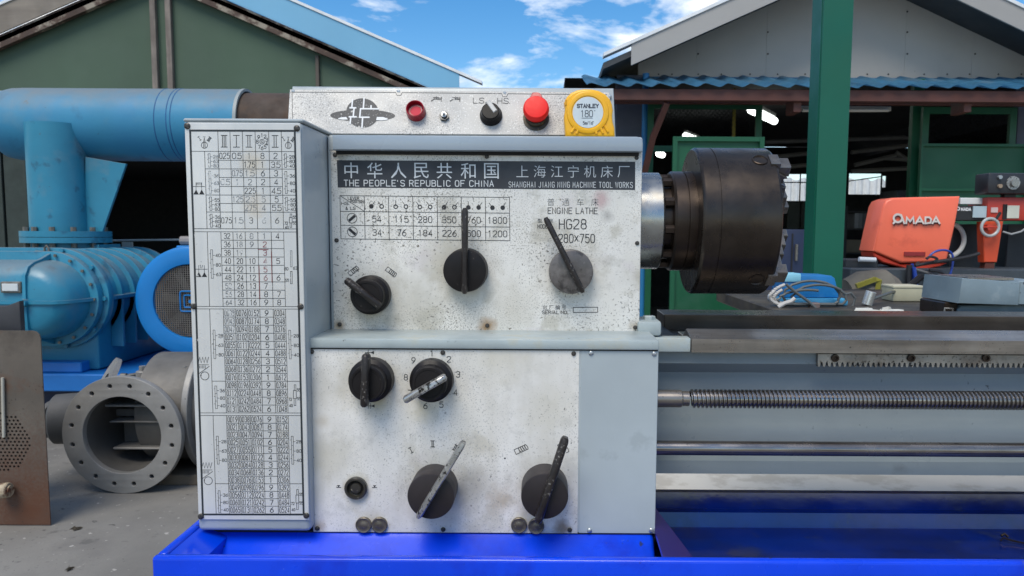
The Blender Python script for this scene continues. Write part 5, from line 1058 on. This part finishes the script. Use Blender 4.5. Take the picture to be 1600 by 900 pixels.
# shelf with red and grey boxes
YK = 8.5; A, B = at(1328, 372, YK), at(1376, 356, YK)
shelf = thing('parts_rack', ((A.x+B.x)/2, YK, 0), 'dim metal rack with grey and red parts bins right of the green post', 'rack')
for k_, py in enumerate((330, 357, 395, 440)):
    z = at(1350, py, YK).z; b = MB(); b.box((at(1322, py, YK).x, YK, z-.015), (at(1440, py, YK).x, YK+.4, z)); b.build('shelf_board', M('rack_dark', (.05, .05, .055), .6), shelf)
for px in (1323, 1381, 1438):
    p = at(px, 300, YK); b = MB(); b.box((p.x-.02, YK-.01, 0), (p.x+.02, YK+.02, at(1350, 322, YK).z)); b.build('upright', MATS['rack_dark'], shelf)
cols_ = [((.30, .31, .32), 'pale grey'), ((.22, .23, .24), 'mid grey'), ((.10, .11, .12), 'charcoal'), ((.24, .07, .05), 'dull red'), ((.17, .10, .07), 'brown'), ((.30, .12, .09), 'brick red')]
for i, (cc, nm) in enumerate(cols_):
    A, B = at(1336+i*6, 333, YK-.03), at(1341+i*6, 356.5, YK-.03); b = MB(); b.box((A.x, YK-.03, at(1350, 357, YK).z+.001), (B.x, YK+.2, A.z), .004); o = b.build('parts_bin', M('bin_'+str(i), cc, .6), None); o['label'] = nm+' narrow bin standing on the dim rack between post and orange saw hood'; o['category'] = 'bin'; o['group'] = 'bins on the dim parts rack'
# high pipes/trusses
tr = M('truss_dim', (.22, .22, .21), .6)
for i, (a_, b_) in enumerate((((1215, 262), (1285, 256)), ((1330, 268), (1440, 262)), ((1380, 247), (1425, 250)), ((1200, 246), (1262, 240)), ((1330, 238), (1430, 226)), ((1195, 222), (1440, 214)), ((1335, 258), (1400, 243)), ((1400, 238), (1436, 262)))):
    b = MB(); b.tube([at(*a_, 9.5), at(*b_, 9.5)], .03, 6); b.build('tie_bar', tr, right_shed)
# ------------------------------------------------------------------ green post
YG = 1.75
gp = M('post_green', srgb(0, 88, 66), .45, var=.10, vs=3, bump=(20, .15, .002), streak=((8, 8, 1), .25, srgb(0, 72, 54)), patch=((.015, .10, .07), 4, .6, .08, .4))
A, B = at(1280, 200, YG), at(1326, 200, YG)
post = thing('green_post', ((A.x+B.x)/2, YG+.06, 0), 'tall green painted steel post right of the lathe chuck', 'post')
b = MB(); b.box((A.x, YG, 0), (B.x, YG+.012, 4.2), .001); b.build('front_flange', gp, post)
b = MB(); b.box(((A.x+B.x)/2-.006, YG+.0125, 0), ((A.x+B.x)/2+.006, YG+.105, 4.2)); b.build('web', gp, post)
b = MB(); b.box((A.x, YG+.1055, 0), (B.x, YG+.118, 4.2), .001); b.build('rear_flange', gp, post)
b = MB(); b.box((A.x-.004+.002, YG+.0125, 0), (A.x+.006, YG+.105, 4.2)); b.build('side_plate', gp, post)
b = MB(); b.box((A.x-.06, YG-.06, .012), (B.x+.06, YG+.18, .03), .002); b.build('base_plate', gp, post)
# ------------------------------------------------------------------ workbench behind the lathe
zB_ = CZ-.152
bench = thing('workbench', (.95, .75, 0), 'low dusty steel topped workbench behind the lathe bed', 'workbench')
b = MB(); b.box((at(1165, 470, .75).x, .36, zB_-.03), (1.75, 1.05, zB_), .003); b.build('bench_top', M('bench_dusty', (.045, .038, .030), .6, .2, var=.4, vs=8, patch=((.10, .08, .05), 10, .5, .15, .7), spk=((.3, .27, .2), 90, .70, 8)), bench)
for x in (1.42, 1.68):
    for y in (.45, .98): b = MB(); b.box((x, y, .013), (x+.05, y+.05, zB_-.0305)); b.build('leg', M('leg_dark', (.05, .055, .06), .6), bench)
stk = thing('board_stack', (1.6, 1.4, 0), 'low stack of pale stained boards on the floor behind the lathe bed', 'boards')
for k_ in range(6):
    b = MB(); z = .012+k_*.0655; o_ = [0, .02, -.01, .015, -.02, 0][k_]; b.box((.05+o_, 1.05+o_/2, z), (3.4+o_, 1.70, z+.063), .004); b.build('board', M('board_pale', (.50, .475, .42), .8, var=.1, vs=2.5, patch=[((.33, .30, .25), 7, .51, .08, .6)], spk=((.25, .23, .2), 40, .69, 4)), stk)
# blue box with coiled cable
YX = .62
pb = M('box_blue', srgb(22, 112, 175), .45, var=.16, vs=12, bump=(60, .15, .001), patch=((.2, .42, .5), 12, .62, .08, .4))
bb_ = thing('blue_charger', (at(1272, 485, YX).x, YX+.06, zB_), 'blue plastic case wrapped in loose cable on the bench beside the green post', 'tool case')
q = [(1224, 482), (1227, 432), (1231, 428.5), (1300, 431), (1305, 435), (1312, 482)]
b = MB(); pts = [at(*p, YX) for p in q]
for p in (pts[0], pts[-1]): p.z = zB_+.016
b.prism(pts, (0, .09, 0), .004, 2); b.build('case', pb, bb_)
b = MB(); b.box((at(1222, 480, YX).x, YX-.015, zB_+.0005), (at(1321, 480, YX).x, YX+.11, zB_+.0155), .004, 2); b.build('base_tray', M('box_light', srgb(70, 150, 190), .45, var=.1), bb_)
b = MB(); p, q_ = at(1226.5, 428, YX-.003), at(1252, 441, YX-.003); b.box((p.x, YX-.003, q_.z), (q_.x, YX+.05, p.z+.001), .003, 2); b.build('handle_pad', M('pad_pale', srgb(135, 195, 215), .5), bb_)
wm = M('cable_white', (.52, .50, .47), .55, var=.15); gm = M('cable_grey', (.10, .11, .11), .5, var=.2)
cable = thing('coiled_cable', (at(1260, 485, YX-.03).x, YX-.04, zB_), 'pale grey cable looped loosely around the blue case', 'cable')
for k_, (cx, cy, rx, ry, mt, ph, ln) in enumerate(((1255, 462, 49, 21, wm, 2.2, 2.0), (1257, 466, 47, 19, wm, 2.4, 1.7), (1268, 463, 44, 24, gm, 0, 6.3), (1280, 466, 42, 21, gm, .7, 6.3), (1262, 470, 46, 17, gm, 1.2, 5.0), (1253, 464, 50, 17, wm, 2.6, 1.5))):
    n_ = 30; pts = [at(cx+rx*math.cos(ph+ln*i/n_)*(1+.04*math.sin(3*i)), cy-ry*math.sin(ph+ln*i/n_), YX-.018-.006*k_) for i in range(n_+1)]
    for p in pts: p.z = max(p.z, zB_+.006)
    b = MB(); b.tube(pts, .0034 if mt is wm else .0028, 8); b.build('loop', mt, cable)
b = MB(); pts = [at(1228, 444, YX-.05), at(1245, 458, YX-.05), at(1262, 470, YX-.05), at(1275, 482, YX-.05)]; b.tube(pts, .003, 8); b.build('loop', gm, cable)
b = MB(); pts = [at(1318, 460, YX-.0), at(1330, 458, YX), at(1336, 466, YX), at(1333, 478, YX), at(1322, 484, YX)]; b.tube(pts, .0026, 8); b.build('loop', gm, cable)
b = MB(); b.tube([at(1216, 480, YX-.06), at(1226, 474, YX-.06), at(1236, 471, YX-.06), at(1242, 466, YX-.06)], .0045, 8); b.build('plug', wm, cable)
b = MB(); b.box(at(1267, 484, YX-.05), at(1277, 472, YX-.03), .002); b.build('connector', M('conn_brown', (.16, .12, .11), .5), cable)
# chuck key like tool leaning, pale scraps, cream switch box
tool = thing('socket_wrench', (at(1357, 488, .6).x, .6, zB_), 'thin steel bar wrench with bright socket head leaning on the bench', 'wrench')
h0 = at(1357, 484, .62); h0.z = zB_+.012; e0 = at(1425, 446, .80)
b = MB(); b.tube([h0, e0], .0032, 8); b.build('shaft', M('shaft_grey', (.16, .16, .15), .4, .7), tool)
b = MB(); b.cyl(h0+Vector((-.004, -.0, -.011)), h0+Vector((.004, 0, .018)), .011, n=16, ch=.001); b.build('socket', M('socket_bright', (.62, .62, .58), .3, .6), tool)
b = MB(); b.tube([e0-Vector((.012, 0, .008)), e0+Vector((.03, .02, .02))], .008, 8); b.build('grip', blackp, tool)
pw = M('pale_scrap', (.62, .61, .55), .6)
for i, (px, py, w_, nm) in enumerate(((1349, 488, .020, 'flat pale washer left of the socket head'), (1366, 489, .018, 'small pale rag scrap just right of the socket head'), (1385, 485, .010, 'tiny pale pebble scrap on the bench above the others'), (1394, 490, .028, 'long pale crumpled scrap below the cream switch box'))):
    c = on_floor(px, py, zB_); b = MB(); n_ = 9; top = []; rng = random.Random(i)
    ring = [(c.x+w_*(.8+.3*rng.random())*math.cos(2*PI*k/n_), c.y+w_*.6*(.8+.3*rng.random())*math.sin(2*PI*k/n_)) for k in range(n_)]
    lo = [b.bm.verts.new((x, y, zB_+.0003)) for x, y in ring]; hi = [b.bm.verts.new((c.x+(x-c.x)*.8, c.y+(y-c.y)*.8, zB_+.005+.004*rng.random())) for x, y in ring]
    for k in range(n_): b.bm.faces.new((lo[k], lo[(k+1) % n_], hi[(k+1) % n_], hi[k]))
    b.bm.faces.new(hi); b.bm.faces.new(lo[::-1]); o = b.build('metal_scrap', pw, None); o['label'] = nm; o['category'] = 'scrap'; o['group'] = 'pale scraps on the bench'
A, B = at(1395, 463, .72), at(1441, 488, .72)
sw = thing('switch_box', ((A.x+B.x)/2, .75, zB_), 'small cream switch box with two round buttons on the bench below the saw', 'switch box')
crm = M('cream_plastic', (.42, .40, .28), .5, var=.1, vs=20)
b = MB(); b.box((A.x, .72, zB_+.0005), (B.x, .78, zB_+.0005+(A.z-B.z)), .003, 2); b.build('body', crm, sw); b = MB(); b.box((A.x-.001, .7185, zB_+(A.z-B.z)*.84), (B.x+.001, .782, zB_+(A.z-B.z)*1.02), .002, 2); b.build('lid', M('cream_lid', (.5, .47, .34), .5), sw)
for px, mt in ((1422.5, scrb), (1434, blackp)):
    c = at(px, 477, .7195); b = MB(); b.rev([(0, .006), (.004, .006), (.006, .0045), (.006, 0)], c, (0, -1, 0), 20); b.build('button', mt, sw)
# two grey painted castings
cst = M('casting_grey', srgb(118, 134, 142), .45, var=.15, vs=10, bump=(40, .25, .002), spk=((.08, .09, .1), 120, .68, 10), patch=((.35, .40, .42), 14, .6, .08, .4))
YQ = .42
A, B = at(1478, 472, YQ), at(1640, 494, YQ)
lowc = thing('machine_casting', ((A.x+B.x)/2, YQ+.05, zB_), 'lower grey painted casting with dark handle, under the other grey block', 'casting')
b = MB(); b.prism([(A.x+.025, YQ, zB_), (B.x, YQ, zB_), (B.x, YQ, A.z-.003), (A.x+.03, YQ, A.z-.006), (A.x+.022, YQ, A.z-.014)], (0, .13, 0), .003, 2); b.build('body', cst, lowc)
b = MB(); b.box((A.x, YQ+.004, zB_+.0005), (A.x+.0245, YQ+.1, A.z-.001), .002); b.build('end_cap', darkst, lowc)
b = MB(); c = at(1481, 487, YQ-.005); b.tube([c+Vector((-.006, 0, -.004)), c+Vector((-.006, 0, .006)), c+Vector((.008, -.002, .006)), c+Vector((.008, 0, -.004))], .0022, 8); b.build('latch', bright, lowc)
A2, B2 = at(1500, 435, YQ-.03), at(1592, 472, YQ-.03)
upc = thing('machine_casting', ((A2.x+B2.x)/2, YQ+.02, A.z), 'upper grey painted block lying across the lower casting at the right edge', 'casting')
zz = A.z-.0025
b = MB(); b.prism([(A2.x, YQ-.03, zz+.003), (B2.x, YQ-.03, zz), (B2.x, YQ-.03, A2.z-.006), (A2.x+.004, YQ-.03, A2.z)], (0, .14, 0), .002, 2); b.build('body', cst, upc)
b = MB(); b.box((B2.x+.0005, YQ-.028, zz+.0005), (B2.x+.05, YQ+.10, A2.z-.004), .002); b.build('end_plate', cst, upc)
b = MB(); b.box((A2.x+.02, YQ-.02, A2.z-.0035), (B2.x-.005, YQ+.09, A2.z+.0012), .0006); b.build('machined_face', steel, upc)
# ------------------------------------------------------------------ band saw
YO = 2.15
orange = M('hood_orange', (.92, .165, .085), .42, var=.06, vs=4, bump=(30, .1, .002), patch=((.62, .09, .05), 5, .62, .08, .5), spk=((.3, .06, .03), 60, .74, 3), coat=.15)
redp = M('saw_red', (.50, .045, .025), .45, var=.15, vs=6)
saw = thing('band_saw', (at(1470, 430, YO).x, YO+.1, 0), 'metal cutting band saw with tilted salmon orange wheel hood behind the bench', 'band saw')
hq = [(1388, 312), (1396, 309), (1500, 306), (1493, 345), (1484, 410), (1424, 413), (1366, 400), (1365, 393), (1378, 335), (1382, 318)]
hq = [(1364.5, 392), (1380, 322), (1385, 313), (1396, 309), (1410, 308.5), (1501, 306.5), (1493, 352), (1480, 409), (1408, 411)]
b = MB(); b.prism([at(*p, YO) for p in hq], (0, .15, 0), .010, 3); hood = b.build('wheel_hood', orange, saw)
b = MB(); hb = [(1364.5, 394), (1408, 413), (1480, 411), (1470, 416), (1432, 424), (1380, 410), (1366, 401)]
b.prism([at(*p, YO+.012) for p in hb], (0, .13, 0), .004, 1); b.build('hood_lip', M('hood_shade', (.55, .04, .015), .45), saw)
b = MB(); b.box(at(1413, 400, YO-.006), at(1444, 393.5, YO+.006), .001); b.build('hood_slot', M('slot_red', (.25, .02, .02), .5), hood)
t2 = Print(Flat(YO-.0006), .0001)
def block_text(P_, glyph, x, y, s): P_.line([(x+a*s, y-b_*s) for a, b_ in glyph], 3.0)
for hh, mt, dx, dy, nm in ((.003, M('letter_shadow', (.10, .03, .03), .6), .8, 2.4, 'letter_shadow_copy'), (.013, M('letter_cream', (.66, .60, .55), .45, var=.1, vs=40), 0, 0, 'lettering')):  # dark offset copy first: the letters' shadow painted behind the cream
    tt = Print(Flat(YO-hh)); tt.st = .00015; y0 = 349+dy; X = 1394+dx
    tt.ring(X+9, y0-8, 6.6, 3.2, 18, ry=6.2); tt.line([(X+2, y0), (X+5, y0-4)], 3.0); tt.line([(X+19, y0), (X+16, y0-8), (X+14, y0-13)], 3.0)
    for st_ in ([(22, 0), (23, -9), (28, -3), (33, -9.5), (34, 0)], [(37, 0), (43, -10), (49, 0)], [(40, -3), (47, -3)], [(52, 0), (52, -9.5), (58, -9.5), (61, -6.5), (60, -1), (52, 0)], [(63, 0), (68.5, -10), (74, 0)], [(66, -3), (72, -3)]):
        tt.line([(X+a, y0+b_) for a, b_ in st_], 2.7)
    stuff(tt.b.build(nm, mt, hood, 0))
b = MB(); p, q = at(1488, 321, YO+.02), at(1546, 345, YO+.02); b.box((p.x, YO+.02, q.z), (q.x, YO+.12, p.z), .003); arm = b.build('blade_arm', M('arm_black', (.018, .017, .018), .45, spk=((.1, .1, .1), 120, .7)), saw)
tt = Print(Flat(YO+.019)); tt.st = .0004; tt.ring(1497, 326, 2.4, 1.6, 12); tt.text('MADA', 1509.5, 327, 4, width=15, w=1.3); tt.done('lettering', M('arm_white', (.75, .75, .75), .5), arm)
b = MB(); p, q = at(1521, 322, YO+.014), at(1541, 340, YO+.014); b.box((p.x, YO+.014, q.z), (q.x, YO+.0195, p.z)); b.build('notice_plate', M('notice_pale', (.42, .52, .56), .4), arm)
b = MB(); p, q = at(1501, 309, YO+.05), at(1547, 319.5, YO+.05); b.box((p.x, YO+.05, q.z), (q.x, YO+.10, p.z), .002); b.build('guard_rail', M('rail_white', (.70, .71, .70), .4), saw)
b = MB(); p, q = at(1544, 308, YO+.01), at(1680, 345, YO+.01); b.box((p.x, YO+.01, q.z), (q.x, YO+.16, p.z), .005, 2); rf = b.build('saw_frame', redp, saw)
for (a_, b_, c_, d_, mt) in ((1549, 324, 1559, 332, M('tag_pink', (.62, .45, .42), .5)), (1573, 321, 1592, 341, M('tag_cream', (.60, .60, .50), .4)), (1568, 319, 1573, 343, blackm)):
    b = MB(); p, q = at(a_, b_, YO+.006), at(c_, d_, YO+.006); b.box((p.x, YO+.006, q.z), (q.x, YO+.0098, p.z)); b.build('tag', mt, rf)
b = MB(); b.prism([at(*p, YO+.0) for p in ((1536, 346), (1568, 346), (1558, 410), (1538, 410))], (0, .05, 0), .003, 1); b.build('feed_leg', M('leg_orange', (.62, .07, .02), .45), saw)
b = MB(); b.prism([at(*p, YO+.005) for p in ((1540, 410), (1555, 410), (1553, 428), (1537, 428))], (0, .04, 0), .002); b.build('leg_foot', M('foot_dark', (.10, .025, .015), .5), saw)
c = at(1547, 355, YO-.03); b = MB(); rw = sz(13.3, YO); b.tube([c+Vector((rw*math.cos(2*PI*i/32), 0, rw*math.sin(2*PI*i/32))) for i in range(32)], .0062, 10, closed=True); hw = b.build('handwheel', M('ring_pale', (.45, .46, .44), .4, .3), saw)
b = MB(); b.cyl(c+Vector((0, .0, 0)), c+Vector((0, .05, 0)), .012, n=16); b.tube([c-Vector((rw, 0, 0)), c+Vector((rw, 0, 0))], .003, 6); b.build('hub', redp, hw)
b = MB(); b.tube([at(1563, 332, YO-.03), at(1556, 343, YO-.03)], .006, 8); b.build('clamp_lever', blackm, saw)
c = at(1480, 375, YO+.10); b = MB(); rw = sz(27, YO); b.tube([c+Vector((rw*math.cos(t), 0, rw*math.sin(t))) for t in [-PI*.45+PI*.9*i/20 for i in range(21)]], .010, 10); b.build('wheel_rim', M('rim_white', (.62, .62, .58), .4), saw)
# base, vice and dark bed of the saw
dk = M('saw_bed_dark', (.022, .024, .028), .55, var=.3, spk=((.1, .1, .1), 80, .7))
b = MB(); p, q = at(1322, 418, YO), at(1760, 432, YO); b.box((p.x, YO-.05, q.z-.10), (q.x, YO+.35, p.z), .006); b.build('saw_bed', M('bed_bluegrey', (.04, .05, .06), .5, var=.3), saw)
b = MB(); b.box((p.x+.1, YO+.0, .012), (q.x-.1, YO+.3, q.z-.105), .006); b.build('saw_base', M('base_navy', (.012, .018, .035), .5), saw)
b = MB(); p, q = at(1322, 405, YO+.02), at(1372, 419, YO+.02); b.box((p.x, YO+.02, q.z), (q.x, YO+.15, p.z), .004); b.build('vice_jaw', dk, saw)
b = MB(); b.tube([at(1342, 405, YO-.0), at(1368, 406, YO-.0)], .010, 10); b.build('vice_bar', M('bar_white', (.65, .68, .70), .35), saw)
b = MB(); b.box(at(1485, 350, YO+.14), at(1520, 420, YO+.22), .004); b.box(at(1575, 350, YO+.16), at(1640, 420, YO+.24), .004); b.build('saw_column', dk, saw)
b = MB(); b.tube([at(1567, 362, YO-.01), at(1580, 366, YO-.02), at(1595, 362, YO-.01), at(1610, 352, YO)], .004, 8); b.build('hose', M('hose_grey', (.3, .31, .31), .5), saw)
# control box
p, q = at(1545, 270, YO-.02), at(1650, 303, YO-.02)
cbx = b = MB(); b.box((p.x, YO-.02, q.z), (q.x, YO+.08, p.z), .006, 2); cbo = b.build('control_box', M('ctrl_black', (.022, .022, .026), .4, var=.2), saw)
b = MB(); b.box(at(1570, 302, YO+.03), at(1580, 312, YO+.06)); b.build('box_bracket', M('ctrl_black', (0, 0, 0)), saw)
c = at(1583, 286, YO-.0215)
for r0, mt, nm in ((sz(11, YO), M('dial_ring', (.35, .35, .34), .4, .5, spk=((.03, .03, .03), 160, .55)), 'dial_plate'), (sz(6, YO), M('dial_knob', (.28, .28, .27), .3, .6), 'dial_knob')):
    b = MB(); b.rev([(0, r0), (.004 if nm == 'dial_plate' else .016, r0*.94), (.004 if nm == 'dial_plate' else .016, 0)], c, (0, -1, 0), 24 if nm != 'dial_plate' else 10); b.build(nm, mt, cbo)
for px, py in ((1561, 277), (1561, 291)):
    c = at(px, py, YO-.021); b = MB(); b.cyl(c, c-Vector((0, .012, 0)), .008, n=12); b.build('switch', scrb if py < 280 else M('switch_tan', (.3, .22, .15), .5), cbo)
# cables hanging under the hood
cm_ = [M('cable_blue', (.015, .05, .30), .4), M('cable_black', (.012, .012, .014), .45), M('cable_dull', (.12, .12, .12), .5)]
hang = thing('hanging_cables', (at(1440, 430, YO-.06).x, YO-.08, 0), 'tangle of black, grey and blue cables hanging below the orange saw hood', 'cables')
rng = random.Random(3)
paths = [([(1448, 405), (1460, 392), (1480, 390), (1490, 398), (1488, 420), (1478, 445), (1470, 465)], 0, .0045), ([(1425, 412), (1428, 430), (1424, 455), (1432, 475), (1440, 480)], 0, .006), ([(1430, 415), (1445, 412), (1470, 408), (1510, 402), (1530, 396)], 1, .007),
         ([(1428, 420), (1455, 428), (1475, 436), (1478, 450), (1455, 460), (1430, 455), (1420, 445)], 2, .005), ([(1432, 450), (1462, 455), (1480, 440), (1474, 425), (1452, 422)], 1, .006), ([(1436, 410), (1420, 424), (1418, 445), (1428, 462), (1450, 468), (1472, 460)], 1, .007),
         ([(1444, 432), (1452, 444), (1468, 446), (1480, 432)], 2, .005), ([(1421, 414), (1419, 440), (1420, 470)], 1, .012), ([(1428, 418), (1432, 445), (1430, 470)], 0, .008), ([(1447, 404), (1455, 400), (1467, 405), (1458, 409)], 1, .005), ([(1470, 470), (1464, 455), (1466, 440), (1480, 452), (1474, 472)], 0, .0045)]
for k_, (ps, ci, r_) in enumerate(paths):
    pts = [(float(a), float(b_)) for a, b_ in ps]; pts = chaikin(pts, 3); b = MB(); b.tube([at(x, y, YO-.05-.012*(k_ % 5)) for x, y in pts], r_, 8); b.build('cable', cm_[ci], hang)
# dim bits below saw
yl = M('bracket_yellow', (.22, .20, .02), .5)
b = MB(); b.tube([at(1338, 447, 1.9), at(1368, 436, 1.9), at(1374, 438, 1.9), at(1369, 470, 1.9)], .012, 4); o = b.build('yellow_bracket', yl, None); o['label'] = 'dull yellow bent bracket in the shade under the saw bed'; o['category'] = 'bracket'
b = MB(); b.rev([(0, 0), (0, .09), (.06, .11), (.16, .10), (.2, .06), (.2, 0)], at(1345, 452, 2.0)-Vector((.05, 0, .05)), (1, 0, .2), 20); o = b.build('canvas_bag', M('bag_tan', (.12, .11, .09), .8, var=.3, bump=(20, .6, .01)), None); o['label'] = 'dim tan canvas bag stuffed behind the yellow bracket under the saw'; o['category'] = 'bag'
r, A, B = crate(1336, 458, 1410, 560, 1.7, .2, M('crate_black', (.012, .013, .015), .6), 'black_crate', 'black plastic crate standing behind the bench below the saw', 'crate')

# small litter on the concrete
lf = M('dry_leaf', (.085, .07, .05), .8, var=.4, vs=60)
for (px, py, w_, nm) in ((118, 826, .020, 'dark curled dry leaf on the concrete right of the rusty sheet'), (108, 889, .011, 'tiny dark twig on the concrete near the bottom left edge')):
    c = on_floor(px, py, .004); b = MB()
    n_ = 6; top = [b.bm.verts.new((c.x-w_+2*w_*i/n_, c.y+.012*math.sin(i*1.3)+.006, .004+.010*math.sin(PI*i/n_))) for i in range(n_+1)]; bot = [b.bm.verts.new((c.x-w_+2*w_*i/n_, c.y-.010+.008*math.sin(i*1.3), .003)) for i in range(n_+1)]
    for i in range(n_): b.bm.faces.new((top[i], top[i+1], bot[i+1], bot[i]))
    bmesh.ops.solidify(b.bm, geom=list(b.bm.faces), thickness=.0012); o = b.build('dry_leaf', lf, None); o['label'] = nm; o['category'] = 'leaf'

# flared corner between plinth and tray floor, a reflection painted in as purple
xr_p = at(1021, 850, YL).x; b = MB(); b.prism([(xr_p+.001, tyb-.022, zfl+.050), (xr_p+.001, YT+.016, zfl+.034), (xr_p+.062, YT+.016, zfl+.001), (xr_p+.030, tyb-.022, zfl+.001)], (-.0005, 0, -.004)); b.build('tray_gusset', M('tray_reflect_purple', srgb(50, 40, 110), .2, var=.3, coat=.5, patch=((.08, .04, .12), 9, .5, .1, .6)), tray)
# dim machines deeper in the workshop
dm = M('machine_dim', (.07, .075, .08), .6, var=.3); dl = M('machine_pale', (.20, .20, .19), .6)
P_ = at(1400, 400, 7.6); dp = thing('drill_press', (P_.x, 7.6, 0), 'dim drill press standing in the dark workshop between post and saw hood', 'drill press')
b = MB(); b.cyl((P_.x, 7.6, 0), (P_.x, 7.6, at(1400, 330, 7.6).z), .05, n=16); b.build('column', dm, dp)
b = MB(); z_ = at(1400, 330, 7.6).z; b.box((P_.x-.14, 7.35, z_-.02), (P_.x+.12, 7.8, z_+.22), .03, 2); b.build('head', dm, dp)
b = MB(); b.cyl((P_.x, 7.42, z_-.16), (P_.x, 7.42, z_-.02), .03, n=12); b.build('spindle', dl, dp); b = MB(); z2 = at(1400, 385, 7.6).z; b.cyl((P_.x, 7.45, z2), (P_.x, 7.45, z2+.03), .17, n=24); b.build('table', dl, dp)
b = MB(); b.box((P_.x-.2, 7.3, .013), (P_.x+.2, 7.85, .07), .01); b.build('base', dm, dp)
for i, (px, py, w_, h_, cc, nm) in enumerate(((1338, 400, .22, .16, (.20, .17, .12), 'dim tan carton on the low rack right of the green post'), (1360, 399, .14, .10, (.08, .12, .20), 'dim blue carton on the low rack beside a tan carton'), (1418, 352, .16, .22, (.14, .15, .15), 'dim grey can on the rack next to the orange hood'))):
    z_ = at(1350, {0: 395, 1: 395, 2: 357}[i], 8.5).z; p = at(px, py, 8.45); b = MB(); b.box((p.x-w_/2, 8.52, z_+.001), (p.x+w_/2, 8.72, z_+h_), .008); o = b.build('carton', M('carton_%d' % i, cc, .7), None); o['label'] = nm; o['category'] = 'carton'
